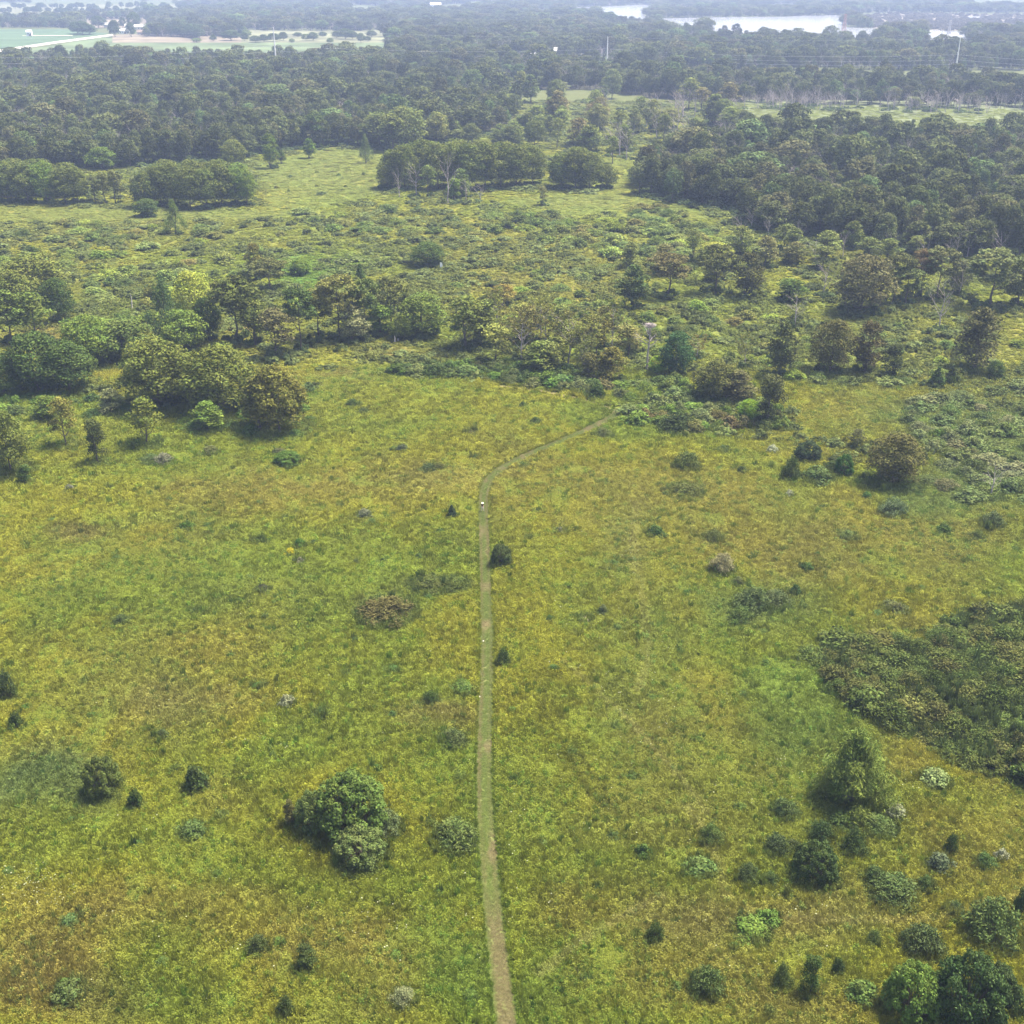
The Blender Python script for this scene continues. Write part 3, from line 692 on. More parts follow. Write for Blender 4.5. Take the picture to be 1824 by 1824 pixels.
# ------------------------------------------------------------------ far buildings
M_WH = simple('white_siding', (.80, .79, .76), .6); M_RF = simple('pale_metal_roof', (.62, .61, .60), .4); M_RD = simple('brown_shingle', (.20, .15, .12), .8)
M_GL = simple('window_glass', (.05, .06, .07), .1); M_BN = simple('cream_siding', (.62, .56, .46), .7)
def house(x, y, w, d, h, rz, lab, cat='house', wall=None, roof=None, nm='farmhouse'):
    X, Y = G(x, y); r = empty(nm, (float(X), float(Y), 0), rz); wall = wall or M_WH; roof = roof or M_RF
    m = MB(); m.box((0,0,h/2), (w,d,h)); rh = d*.32
    m.add([(-w/2,-d/2,h),(-w/2,d/2,h),(-w/2,0,h+rh),(w/2,-d/2,h),(w/2,d/2,h),(w/2,0,h+rh)], [(0,2,1),(3,4,5)]); m.build('wall', wall, r)
    m = MB(); e = .5
    for s in (-1,1):
        a = (-w/2-e, s*(d/2+e), h-.25); b = (w/2+e, s*(d/2+e), h-.25); c = (w/2+e, 0, h+rh+.06); dd = (-w/2-e, 0, h+rh+.06); up = Vector((0,0,.18))
        vs = [Vector(p) for p in (a,b,c,dd)]; vs += [p+up for p in vs]; m.add(vs, [(0,1,2,3),(7,6,5,4),(0,4,5,1),(1,5,6,2),(2,6,7,3),(3,7,4,0)])
    rf = m.build('roof', roof, r)
    dm = MB(); dm.box((w*.18,-d/2-.04,1.2),(1.4 if cat=='house' else 3.4,.08,2.4)); dm.build('door', M_RD, r)
    for xx in (-w*.32,-w*.08,w*.38):
        q = MB(); q.box((xx,-d/2-.03,h*.55),(1.3,.06,1.3)); q.build('window', M_GL, r)
    tag(r, lab, cat)
house(53,64,7,7,5.5,.2,'small white shed alone in the green field at the far left','shed',nm='shed')
house(192,49,11,8,4.5,.1,'white farmhouse among trees where the gravel road reaches the farmstead')
house(228,50,9,7,4,.3,'white outbuilding with pale roof behind the farmstead trees','shed',nm='shed')
house(222,60,14,8,4.2,-.1,'long pale barn beside the dark tree at the farmstead','barn',nm='barn')
house(250,53,18,9,4.5,.1,'long white-roofed barn on the right side of the farmstead','barn',M_BN,nm='barn')
house(252,62,10,8,4,.0,'cream farm building in front of the long white-roofed barn','shed',M_BN,M_RD,nm='shed')
house(952,104,9,6,3.5,.1,'small white cottage in the clearing at the left of the middle power pole',nm='cottage')
house(984,100,12,8,6,.0,'cream two-storey house with pale roof in the far clearing','house',M_BN,M_RF)
house(98,46,8,6,4,.2,'white building half hidden in the dark treeline behind the green field','shed',nm='shed')
house(1082,44,8,6,7,.2,'tall white building poking out of the distant woods at centre','building',nm='farm_building')
house(776,13,26,14,6,.1,'large white building on the hazy horizon','building',nm='warehouse')
house(1258,46,7,6,5,.2,'small white boathouse on the wooded near shore of the big lake','boathouse',nm='boathouse')
house(1645,58,5,5,8,.2,'narrow white building left of the small lake','building',nm='farm_building')
house(230,32,8,7,4,.1,'small pale house beyond the farmstead on the tan field')

# white marker in the valley and pale stumps
def marker(x, y):
    X, Y = G(x, y); r = empty('marker_board', (float(X), float(Y), 0), .15); m = MB(); m.tube((0,.05,-.1),(0,.05,2.4),.05,.05,8,True); m.build('post', M_BARK, r)
    m = MB(); m.add([(-.45,-.02,.7),(.1,-.02,.3),(.5,-.02,1.2),(.35,-.02,2.4),(-.35,-.02,2.6),(-.45,.02,.7),(.1,.02,.3),(.5,.02,1.2),(.35,.02,2.4),(-.35,.02,2.6)], [(0,1,2,3,4),(9,8,7,6,5),(0,5,6,1),(1,6,7,2),(2,7,8,3),(3,8,9,4),(4,9,5,0)])
    m.build('panel', M_WH, r); tag(r, 'small white leaning marker board beside the dark bush in the valley', 'marker'); OCC.append((float(X), float(Y), 1.2))
marker(786, 481)
def stump(x, y, h, lab):
    X, Y = G(x, y); m = MB(); random.seed(int(x)); p = Vector((0,0,-.05))
    for k in range(4):
        q = p+Vector((random.gauss(0,.08),random.gauss(0,.08),h/4)); m.tube(p,q,.24*(1-k*.18),.24*(1-(k+1)*.18),8,k==3); p = q
    o = m.build('tree_stump', simple('bleached_wood', (.55,.50,.45), .8, .3, 2)); o.location = (float(X), float(Y), 0); tag(o, lab, 'stump')
stump(703,612,2.2,'bleached stump at the edge of the red-brown patch below the tree belt')
stump(708,610,1.2,'short bleached stub right of the taller bleached stump')
stump(237,553,5,'pale broken trunk standing in the pinkish patch at left')
def stone(x, y, r_, lab):
    X, Y = G(x, y); m = MB(); random.seed(int(y)); n = 7; vs = [(0,0,r_*.6)]; fs = []
    for j,(rr,z) in enumerate(((.6,.5),(1,.15),(1,-.1))):
        for k in range(n): a = k/n*6.283; q = rr*r_*random.uniform(.8,1.2); vs.append((q*math.cos(a),q*math.sin(a),z*r_))
    fs += [(0,1+k,1+(k+1)%n) for k in range(n)]
    for j in range(2): fs += [(1+j*n+k,1+(j+1)*n+k,1+(j+1)*n+(k+1)%n,1+j*n+(k+1)%n) for k in range(n)]
    m.add(vs, fs); o = m.build('stone', simple('pale_stone', (.62,.60,.54), .8), None); o.location = (float(X), float(Y), .02); tag(o, lab, 'stone')
stone(861,1142,.12,'small pale stone on the path about halfway up the photo')
stone(854,1241,.12,'pale stone on the left side of the path below the halfway stone')
stone(1187,1290,.3,'whitish flat stone in the brown grass right of the path')
stone(497,1650,.18,'whitish stone in the brown grass at lower left')
stone(608,1697,.2,'pale stone in brown grass nearest the bottom left of the path')

# ------------------------------------------------------------------ standing trees, one by one: x, foot y, width, height (pixels of the photograph)
A = 'tree'
T = [
 # left foreground groves
 ('oak_tree','oak1',20,845,70,115,OAKB,'dark broad tree at the left edge beside the open meadow'),
 ('oak_tree','oak0',498,772,92,122,BROWN,'olive-brown rounded tree at the corner of the meadow, rightmost of the left grove'),
 ('oak_tree','tall0',462,765,60,96,(.10,.10,.04),'slender olive tree leaning against the rounded olive-brown tree'),
 ('oak_tree','oak2',392,738,120,128,OLIVE,'large spreading oak with visible dark trunk in the left grove'),
 ('oak_tree','oak3',285,728,110,130,OLIVE,'tall spreading oak left of the largest oak in the left grove'),
 ('oak_tree','oak4',345,715,80,90,OAKB,'rounded tree squeezed between the two spreading oaks of the left grove'),
 ('oak_tree','oak0',70,700,95,110,DARK,'dark dense tree in the far left clump above the meadow'),
 ('oak_tree','oak1',125,700,90,95,DARK,'dark low-crowned tree at the right end of the far left clump'),
 ('oak_tree','oak2',160,655,80,95,MID,'mid green tree behind the dark left clump'),
 ('oak_tree','oak3',10,705,60,70,DARK,'dark tree cut by the left edge beside the dense clump'),
 ('sapling','airy0',118,798,46,92,(.15,.14,.045),'thin yellow-brown sapling with a bare lower stem in the left meadow'),
 ('sapling','tall1',84,748,42,45,MID,'pale bushy sapling left of the yellow-brown sapling'),
 ('sapling','airy1',263,795,50,88,(.12,.14,.04),'young tree with visible stem below the tall spreading oak'),
 ('sapling','tall2',176,828,32,82,(.07,.085,.04),'narrow dark sapling standing alone below the left grove'),
 ('sapling','tall3',200,738,36,48,GREY,'small greyish tree below the gap in the left grove'),
 ('sapling','tall0',372,768,50,56,MID,'short bushy young tree with pointed top in front of the largest oak'),
 ('sapling','tall2',48,862,22,36,DARK,'tiny dark sapling beside the dark broad tree at the left edge'),
 # belt of trees behind the meadow, left to right
 ('tree','oak1',60,540,110,90,OAKB,'dark rounded tree high in the left belt beneath the hazy scrub'),
 ('tree','oak2',20,560,80,80,OAKB,'dark tree at the left edge behind the leafy aspens'),
 ('tree','oak3',108,575,50,80,DARK,'small dark tree at the right end of the dark left clump beside the dead trunk'),
 ('aspen','airy0',22,615,62,100,(.10,.13,.045),'green thin-trunked aspen at the left edge above the reddish ground'),
 ('aspen','airy1',62,610,66,90,(.11,.14,.045),'green thin-trunked aspen right of the edge aspen above the reddish ground'),
 ('tree','oak4',185,625,90,60,MID,'low spreading green tree in the left belt beside the pink patch'),
 ('tree','oak0',225,645,90,80,(.095,.12,.045),'broad mid green tree above the spreading oaks'),
 ('willow','willow1',300,615,66,125,(.075,.115,.06),'tall feathery blue-green willow left of the yellow-green tree'),
 ('tree','oak1',330,630,70,80,MID,'bushy green tree at the foot of the yellow-green tree'),
 ('tree','oak2',347,590,66,108,YEL,'pale yellow-green tree standing out in the left belt'),
 ('tree','oak0',372,605,44,75,DARK,'dark small tree tucked right of the yellow-green tree'),
 ('tree','stem3',425,612,82,120,(.085,.10,.04),'tall dark tree with several trunks right of the yellow-green tree'),
 ('tree','tall3',455,615,50,90,OAKB,'narrow dark tree beside the many-trunked dark tree'),
 ('tree','airy2',492,640,62,92,(.10,.095,.055),'grey-brown open-crowned tree left of the single dark trunk tree'),
 ('tree','stem0',537,626,58,112,(.07,.10,.04),'upright dark green tree on one bare dark trunk in the middle of the belt'),
 ('tree','stem0',568,606,60,90,(.13,.14,.05),'yellowish tree with thin red-brown stems in the middle belt'),
 ('tree','stem0',605,608,76,118,(.15,.155,.06),'tall pale-crowned tree over red-brown trunks'),
 ('tree','tall1',628,612,52,70,GREY,'greyish low tree between the pale-crowned tree and the leaning trunk'),
 ('tree','stem1',650,604,48,106,(.09,.115,.045),'narrow tree with a dark leaning trunk in the right part of the belt'),
 ('tree','stem2',698,592,62,98,(.11,.12,.055),'vase-shaped open tree with a visible forked trunk'),
 ('tree','tall2',680,600,50,60,MID,'leafy low tree at the foot of the vase-shaped tree'),
 ('tree','oak1',752,600,78,80,(.11,.145,.045),'rounded leafy green tree right of the vase-shaped tree'),
 ('tree','oak2',720,606,46,44,(.10,.13,.04),'small round green tree under the leafy rounded tree'),
 ('tree','airy0',828,625,74,100,(.12,.14,.05),'feathery yellow-green tree at the right end of the left belt'),
 ('tree','tall0',868,618,52,84,(.12,.14,.05),'slim feathery tree right of the feathery yellow-green tree'),
 ('tree','stem3',480,520,62,62,(.10,.11,.05),'small tree in the scrub above the single-trunk tree'),
 ('tree','willow1',313,418,36,62,(.12,.165,.055),'lone upright light green tree in front of the left grove'),
 ('tree','tall1',455,500,30,66,BROWN,'thin brownish tree in the scrub left of the bright green marsh'),
 ('tree','oak4',762,476,56,46,DARK,'dark spreading tree beside the white marker board'),
 ('tree','tall3',896,545,42,40,(.17,.14,.05),'rusty orange-brown small tree in the central scrub'),
 ('tree','oak0',535,490,36,30,MID,'small round green tree in the bright green marsh'),
 ('juniper','juniper0',642,498,14,28,DARK,'tiny dark pointed juniper behind the leaning trunk'),
 # centre: thin and dying trees
 ('ash_tree','thin0',930,650,60,92,(.15,.14,.06),'half-bare tree with purplish twigs, leftmost of the central thin trees'),
 ('ash_tree','thin1',1010,660,66,98,(.15,.15,.065),'half-bare grey-trunked tree right of the leafy young tree'),
 ('tree','tall0',960,670,56,64,(.12,.145,.05),'leafy light green young tree between the two half-bare trees'),
 ('tree','tall2',1048,682,34,54,(.10,.10,.045),'dark narrow tree above the path bend'),
 ('tree','tall3',1088,682,48,66,BROWN,'brownish bushy tree right of the dark narrow tree above the bend'),
 ('tree','oak0',1204,672,52,82,(.045,.085,.045),'dense deep green tree, darkest of the centre right'),
 ('tree','tall1',1172,668,30,36,VIV,'bright lime small tree at the foot of the deep green tree'),
 ('tree','airy1',1060,640,44,80,BROWN,'rusty topped small tree in the centre behind the half-bare trees'),
 ('ash_tree','thin0',970,615,60,62,(.14,.14,.06),'thin airy tree behind the leafy light green young tree'),
 ('ash_tree','thin1',1240,640,30,40,(.17,.15,.06),'small orange-brown half-bare tree right of the deep green tree'),
 ('ash_tree','thin0',1325,660,26,60,(.18,.18,.07),'spindly yellowish bare-stemmed tree left of the dark columnar tree'),
 # right middle
 ('tree','tall0',1126,548,50,76,(.06,.085,.035),'dark green upright tree in the yellow scrub right of centre'),
 ('tree','stem1',1190,530,64,80,(.11,.10,.055),'brown-grey spreading tree right of the dark upright tree'),
 ('tree','stem2',1275,524,68,88,(.085,.095,.045),'rounded olive oak behind the yellow-green bush at right of centre'),
 ('tree','tall1',1329,532,48,82,(.085,.085,.05),'dark grey-brown tree with skirted base right of the rounded olive oak'),
 ('tree','tall2',1405,538,48,42,DARK,'small dark tree between the skirted tree and the grey copse'),
 ('ash_tree','dead1',1467,530,34,60,GREY,'dead purplish grey tree left of the grey copse'),
 ('tree','oak3',1532,560,92,106,(.105,.10,.06),'large grey-brown tree at the left end of the right copse'),
 ('tree','stem2',1590,540,60,90,(.10,.11,.055),'open grey-green tree in the middle of the right copse'),
 ('tree','stem0',1612,545,62,70,(.09,.11,.05),'grey-green rounded tree in front of the open grey-green tree'),
 ('tree','stem0',1668,535,60,94,(.12,.13,.07),'pale grey-green open tree with dark trunk in the right copse'),
 ('tree','stem1',1640,530,46,84,(.13,.10,.06),'rusty brown open tree behind the pale grey-green tree'),
 ('tree','tall3',1708,525,42,62,(.13,.14,.09),'pale slim tree left of the broad pale tree'),
 ('tree','stem0',1762,552,92,108,(.12,.135,.07),'broad pale grey-green tree near the right edge of the copse'),
 ('tree','oak1',1812,545,56,90,OAK,'dark oak cut by the right edge at the end of the copse'),
 ('ash_tree','dead0',1672,592,46,90,GREY,'pale leafless tree standing in front of the right copse'),
 ('ash_tree','dead2',1707,530,30,60,GREY,'bare pale trunk behind the leafless tree of the right copse'),
 ('ash_tree','dead3',1415,585,42,60,GREY,'dead purplish snag above the dark columnar tree'),
 ('oak_tree','tall0',1388,672,46,98,(.075,.085,.04),'dark columnar tree left of the paired brown trees'),
 ('oak_tree','oak2',1478,668,68,100,(.095,.09,.045),'brown domed tree, left of the paired trees'),
 ('oak_tree','tall1',1540,668,52,96,(.085,.075,.045),'dark brown tree, right of the paired trees'),
 ('oak_tree','tall2',1588,672,34,62,(.07,.085,.045),'narrow dark tree just right of the paired brown trees'),
 ('oak_tree','tall3',1735,664,66,116,(.085,.085,.05),'tall dark tree alone at the right above the grassy strip'),
 ('oak_tree','oak3',1772,676,26,34,DARK,'short dark bush-like tree at the foot of the tall dark tree'),
 ('sapling','juniper0',1668,692,26,40,DARK,'dark pointed young tree, left of the pair on the grassy strip'),
 ('sapling','juniper1',1694,684,24,36,(.06,.08,.04),'dark young tree, right of the pair on the grassy strip'),
 ('oak_tree','oak1',1270,716,66,78,(.095,.105,.042),'olive-crowned rounded tree behind the scrub right of the path end'),
 ('tree','tall0',1314,720,52,62,(.09,.085,.05),'grey-brown bushy tree right of the olive-crowned rounded tree'),
 ('tree','tall2',1368,760,46,94,(.075,.085,.042),'dark narrow tree at the right end of the roadside scrub'),
 ('tree','oak0',1332,752,36,42,VIV,'bright green rounded bush-tree left of the dark narrow tree'),
 ('oak_tree','oak2',1590,866,84,98,(.095,.09,.043),'large olive-brown tree alone on the right meadow'),
 ('sapling','airy2',1526,800,26,38,(.11,.11,.06),'thin greyish sapling above the large olive-brown tree'),
 ('ash_tree','dead2',1762,888,44,64,GREY,'thin dead tree in the right-hand thicket'),
 # farther groves
 ('tree','oak3',262,386,40,32,DARK,'low dark tree at the left foot of the second grove'),
 ('tree','willow1',652,291,24,50,(.13,.17,.08),'slim pale green tree by itself beside the far meadow'),
 ('tree','tall1',482,300,26,60,MID,'mid green slim tree at the edge of the big left wood'),
 ('tree','tall0',551,282,22,34,MID,'small tree standing in front of the big left wood'),
 ('tree','tall3',501,292,16,24,DARK,'tiny dark tree in the far meadow corner'),
 ('tree','oak4',418,300,42,50,(.13,.15,.05),'yellowish rounded tree between the second grove and the big left wood'),
 ('tree','oak0',183,302,50,40,MID,'rounded green tree above the left grove'),
 ('tree','airy0',700,270,56,66,(.13,.155,.06),'pale leafy tree left of the light green pair at the wood edge'),
 ('tree','oak2',722,268,70,76,(.13,.155,.06),'pale leafy tree in the middle of the wood-edge clump'),
 ('tree','airy1',675,264,50,62,(.12,.15,.06),'pale leafy tree at the left end of the wood-edge clump'),
 ('tree','oak1',778,258,40,56,(.19,.21,.08),'brightest yellow-green tree at the wood edge above the middle grove'),
 ('tree','tall1',565,262,40,60,(.10,.13,.055),'tall grey-green tree in the front of the big left wood'),
 ('tree','airy2',1091,292,24,48,(.14,.165,.06),'small light green tree in the glade right of the middle grove'),
 ('tree','airy0',966,366,20,34,(.14,.14,.07),'little pale tree with a dark bush at its foot on the grass'),
 ('tree','oak3',952,262,36,46,OAK,'dark rounded tree in the glade above the middle grove'),
 ('tree','oak4',1090,176,32,50,(.14,.17,.09),'pale green tall rounded tree before the central dark wood'),
 ('tree','tall1',1072,180,20,32,(.10,.13,.07),'slim grey-green tree left of the pale rounded tree'),
 ('tree','tall3',928,182,26,52,(.17,.18,.08),'yellowish slim tree on the left of the distant glade'),
 ('tree','tall0',945,184,28,48,(.11,.14,.07),'grey-green tree right of the yellowish slim tree'),
 ('tree','airy1',1000,168,26,22,GREY,'low grey tree in the distant glade before the dark wood'),
 ('tree','oak2',1272,472,60,42,YEL,'yellow-green rounded bush tree behind the rounded olive oak'),
 ('tree','tall2',1625,195,26,22,(.13,.15,.08),'small pale green tree at the edge of the distant clearing'),
]
for (nm, var, x, y, w, h, tint, lab) in T:
    if nm == 'tree': nm = 'broadleaf_tree'
    put(nm, var, x, y, w, h, tint, lab, 'tree')
# dead snag with a ragged nest on top
def nest_snag(x, y):
    X, Y = G(x, y); s, dep = SCL(y); h = 78 / (s * math.cos(dep)); r = empty('dead_snag', (float(X), float(Y), 0)); m = MB(); random.seed(4); p = Vector((0,0,-.1))
    for k in range(6):
        q = p + Vector((random.gauss(.03,.08), random.gauss(0,.08), h/6)); m.tube(p, q, .32*(1-k*.12), .32*(1-(k+1)*.12), 8); p = q
    m.build('trunk', M_DEAD, r); b = MB()
    for k in range(240):
        a = random.uniform(0,6.28); rr = random.uniform(.4,1.3); z = h + random.uniform(-.45,.45); t = a+1.57+random.gauss(0,.5); l = random.uniform(.4,1.1)
        c = Vector((p.x+rr*math.cos(a), p.y+rr*math.sin(a), z)); dv = Vector((math.cos(t), math.sin(t), random.gauss(0,.25)))*l/2; b.tube(c-dv, c+dv, .035, .02, 3)
    b.build('stick_nest', M_DEAD, r); tips = []; c = MB()
    for k in range(9):
        a = random.uniform(0,6.28); tubes_branch(c, (0,0,h*random.uniform(.45,.85)), (math.cos(a),math.sin(a),.5), 2.0, .1, 2, tips)
    c.build('branches', M_DEAD, r); tag(r, 'dead purplish snag with a ragged stick nest on its broken top', 'tree'); OCC.append((float(X), float(Y), 1.5))
nest_snag(1152, 660)

# ------------------------------------------------------------------ groves: x, foot y, width, height, tint
def split_label(label):
    for p in (' in ', ' along ', ' before ', ' at ', ' among ', ' beside ', ' against ', ' scattered ', ' of the ', ' just ', ' around ', ' dotted ', ' below '):
        if p in label:
            k, w = label.split(p, 1); return k, (p + w).strip()
    return label, ''
def grove(rows, label, group, nm='grove_tree', forms=('oak0','oak1','oak2','oak3','oak4')):
    for i, (x, y, w, h, t) in enumerate(rows):
        o = put(nm, forms[i % len(forms)], x, y, w, h, t, label, 'tree', group)
        if len(rows) > 1: lineup(split_label(label), x, o)
grove([(15,360,52,70,OAK),(50,362,50,70,OAK),(85,362,46,72,MID),(118,364,46,66,OAK),(140,364,40,64,OAK),(30,348,60,64,OAK),(75,348,60,64,OAK),(120,350,56,60,OAK),(-20,360,60,70,OAK),(-60,362,60,70,OAK)],
      'dark oak in the grove at the far left edge', 'oaks of the left edge grove')
grove([(170,362,26,50,(.12,.13,.06)),(188,362,26,54,(.12,.13,.06)),(206,363,26,58,(.13,.14,.06)),(216,362,22,52,(.12,.13,.06)),(241,360,16,44,GREY)],
      'thin open tree in the gap between the two left groves', 'thin trees between the left groves', 'slender_tree', ('airy0','airy1','airy2'))
grove([(262,370,46,64,OAK),(288,368,48,72,OAK),(312,366,50,74,OAK),(340,372,50,74,OAK),(368,372,48,70,OAK),(395,368,50,74,OAK),(422,366,46,66,MID),(440,366,36,62,MID),(300,352,60,66,OAK),(345,352,60,66,OAK),(390,352,60,66,OAK),(425,352,50,60,MID)],
      'dark oak in the grove left of the open far meadow', 'oaks of the second left grove')
grove([(700,335,46,66,OAKB),(722,338,48,78,OAKB),(752,325,56,74,OAK),(780,338,56,80,OAK),(808,336,54,80,OAKB),(836,340,56,82,OAK),(864,338,54,80,OAK),(892,334,54,78,OAK),(920,334,52,74,OAK),(948,330,48,68,OAK),(765,318,64,66,OLIVE),(810,318,64,68,OLIVE),(855,318,64,66,OLIVE),(900,316,60,62,OLIVE),(690,338,34,44,OAKB),(935,314,56,56,OAK)],
      'dark domed oak in the long middle grove', 'oaks of the middle grove')
grove([(1000,336,46,62,OAK),(1025,338,50,72,OAK),(1050,338,50,66,OAK),(1080,336,36,42,OAK),(1030,326,60,62,OAK)],
      'dark oak in the small round grove', 'oaks of the small round grove')
grove([(742,352,28,60,GREY),(798,364,40,84,GREY),(712,352,22,50,GREY),(830,362,24,40,GREY),(856,360,24,34,GREY)], 'bleached dead tree before the middle grove', 'dead trees before the middle grove', 'dead_tree', ('dead0','dead1','dead2','dead3'))
grove([(762,352,30,56,(.13,.16,.06)),(822,352,34,50,(.12,.15,.06)),(810,358,24,40,MID)], 'light green young tree in front of the middle grove', 'young trees before the middle grove', 'young_tree', ('airy0','tall0','tall2'))
# glade between the woods: grey-green and dying trees
random.seed(21); rows = []; deadr = []
for k in range(30):
    x = random.uniform(985, 1300); y = random.uniform(215, 282) - (x - 985) * .08
    rows.append((x, y, random.uniform(24, 40), random.uniform(34, 56), random.choice([(.17,.19,.07),(.15,.165,.07),(.12,.14,.055),(.17,.15,.08),(.14,.17,.065)])))
grove(rows, 'grey-green tree in the glade left of the right wood', 'open trees of the glade', 'glade_tree', ('airy0','tall0','airy1','tall1','airy2','oak1'))
rows = [(random.uniform(1060, 1330), random.uniform(205, 285), random.uniform(24, 36), random.uniform(40, 56), GREY) for k in range(30)]
grove(rows, 'leafless purplish tree in the glade before the right wood', 'leafless trees of the glade', 'dead_tree', ('dead0','dead1','dead2','dead3'))
rows = []
for k in range(95):
    x = random.choice([random.uniform(1310, 1860), random.gauss(1450, 60), random.gauss(1680, 60)]); rows.append((x, 188 + (x-1310)*.018 + random.uniform(-3, 7), random.uniform(14, 22), random.uniform(20, 36), GREY))
grove(rows, 'bare dead trunk along the edge of the distant clearing', 'dead trunks along the distant clearing', 'dead_tree', ('dead0','dead1','dead2','dead3'))
rows = [(random.uniform(905, 1000), random.uniform(175, 250), random.uniform(20, 36), random.uniform(24, 44), random.choice([(.13,.16,.06),(.11,.13,.05),(.17,.20,.07)])) for k in range(12)]
grove(rows, 'small tree scattered through the upper end of the glade', 'small trees of the upper glade', 'glade_tree', ('tall0','oak1','tall1','airy0'))
rows = [(random.uniform(780, 930), random.uniform(240, 262), random.uniform(22, 34), random.uniform(24, 38), random.choice([(.11,.13,.06),(.13,.16,.06)])) for k in range(14)]
grove(rows, 'small light tree at the wood edge just above the middle grove', 'small trees above the middle grove', 'young_tree', ('tall0','oak1','tall1','airy0'))
grove([(1318,438,30,50,GREY),(1450,470,34,40,GREY),(1702,466,30,52,GREY),(1722,462,30,58,GREY),(1745,460,26,50,GREY),(1500,462,26,50,GREY),(1580,470,28,54,GREY),(1640,478,26,52,GREY),(1776,474,28,60,GREY),(1420,440,24,44,GREY),(1368,424,22,40,GREY),(1688,470,26,44,GREY),(1338,410,24,40,GREY)], 'bare dead tree against the front edge of the right wood', 'dead trees before the right wood', 'dead_tree', ('dead0','dead1','dead2','dead3'))
grove([(1200,0,0,0,GREY)][:0], '', '')
random.seed(31); rows = [(random.uniform(875, 1130), random.uniform(596, 672), random.uniform(34, 58), random.uniform(55, 88), random.choice([(.19,.20,.07),(.16,.18,.07),(.17,.16,.07)])) for k in range(16)]
grove(rows, 'thin half-bare young tree in the strip beyond the side track', 'thin trees beyond the side track', 'ash_tree', ('thin0','airy1','thin1','airy2'))
rows = [(random.uniform(1105, 1640), random.uniform(440, 520), random.uniform(26, 44), random.uniform(36, 60), random.choice([(.15,.17,.07),(.12,.14,.06),(.14,.14,.07)])) for k in range(16)]
grove(rows, 'small open tree scattered between the right wood and the copse', 'small trees before the right wood', 'young_tree', ('airy0','tall1','airy1','tall3'))
# farm trees, far left
grove([(148,62,34,22,DARK),(138,60,26,20,DARK),(160,61,24,16,DARK)], 'dark rounded tree beside the pale gravel road', 'roadside trees by the green field', 'field_tree')
grove([(176,50,26,20,DARK)], 'dark round tree in the tan field left of the white farmhouse', None, 'field_tree')
grove([(205,66,20,28,DARK),(203,52,14,14,DARK),(219,50,12,18,DARK),(234,66,16,24,DARK),(240,52,24,28,DARK),(262,66,14,16,OLIVE)], 'dark tree among the farmstead buildings', 'farmstead trees', 'farm_tree')
grove([(488,74,22,14,DARK),(505,72,16,14,DARK),(558,72,18,14,DARK),(615,70,26,18,DARK),(643,76,14,16,DARK),(412,72,30,18,DARK),(436,73,14,14,DARK),(380,73,12,10,DARK),(588,77,12,9,MID),(455,76,20,12,DARK),(470,75,18,13,DARK),(530,66,16,8,DARK),(520,76,10,7,MID),(600,68,18,12,DARK),(628,70,18,14,DARK),(655,74,12,9,DARK),(662,66,18,11,DARK),(440,66,16,12,MID),(545,72,14,11,MID),(350,76,16,8,MID),(575,66,14,9,DARK)], 'small dark tree in the pale far fields', 'trees in the pale fields', 'field_tree')
grove([(1000+random.uniform(0,60),500+random.uniform(0,1),1,1,MID)][:0], '', '')

# ------------------------------------------------------------------ the big woods
CLEAR = [
 [(-600,50),(130,50),(265,50),(265,66),(430,66),(440,55),(690,55),(690,112),(-600,112)], [(-600,8),(265,8),(265,30),(130,33),(130,40),(-600,34)], [(880,102),(1095,104),(1095,119),(880,117)],
 [(1300,127),(2200,131),(2200,150),(1300,142)], [(265,34),(150,36),(150,50),(265,50)],
 [(-600,8),(300,8),(420,14),(300,24),(-600,24)],
 [(1505,24),(1900,22),(1900,60),(1720,57),(1560,54)],
] + [[(x, y) for x, y in L_] for L_ in LAKES]
cand = []
d = 372.0
FX, FY, FR = [], [], []
while d < 5200:
    sp = 7.7 if d < 1100 else 7.7 + (d - 1100) * .0042
    w = 80 + d * .56; n = int(2 * w / sp)
    xs = np.linspace(-w, w, n) + rng.uniform(-.42, .42, n) * sp + (rng.random() - .5) * sp; ys = d + rng.uniform(-.42, .42, n) * sp
    FX.append(xs); FY.append(ys); FR.append(np.full(n, sp)); d += sp * .9
FX = np.concatenate(FX); FY = np.concatenate(FY); FR = np.concatenate(FR)
px, py = PX(FX, FY)
wid = np.full(len(FX), -1)
for i, (poly, _, _) in enumerate(WOOD): wid[inpoly(px, py, poly)] = i
farw = (py < 112 + 10 * (px > 690)) & (wid < 0)
farw |= (py < 126) & (px > 680) & (wid < 0)
wid[farw & (py > -20)] = 3
for c in CLEAR:
    k = inpoly(px, py, c); wid[k & (wid == 3)] = -1
# thinner cover on the horizon, open ground between
nz = fbm(FX / 260, FY / 420, 77, 3); wid[(wid == 3) & (py < 22) & (nz < .47)] = -1
keep = wid >= 0; FX, FY, FR, wid, px, py = [a[keep] for a in (FX, FY, FR, wid, px, py)]
nn = fbm(FX / 40, FY / 60, 50, 3); n2 = rng.random(len(FX)); n3 = rng.random(len(FX))
tn = np.array(OAK)[None] * (.50 + .68 * n2[:, None]) * (1 + (nn[:, None] - .5) * .5)
w2 = (n3 > .86)[:, None]; tn = np.where(w2, np.array((.100, .104, .045)) * (.7 + .7 * n2[:, None]), tn)
w3 = (n3 < .07)[:, None]; tn = np.where(w3, np.array((.10, .145, .05)) * (.8 + .5 * n2[:, None]), tn)
W = FR * rng.uniform(.92, 1.38, len(FX)); H = rng.uniform(9.5, 17.2, len(FX)) * (.93 + .22 * (nn - .2)); H = np.where(py < 60, H * .9, H)
emer = rng.random(len(FX)) < .10; W = np.where(emer, W * 1.18, W); H = np.where(emer, H * 1.06, H)
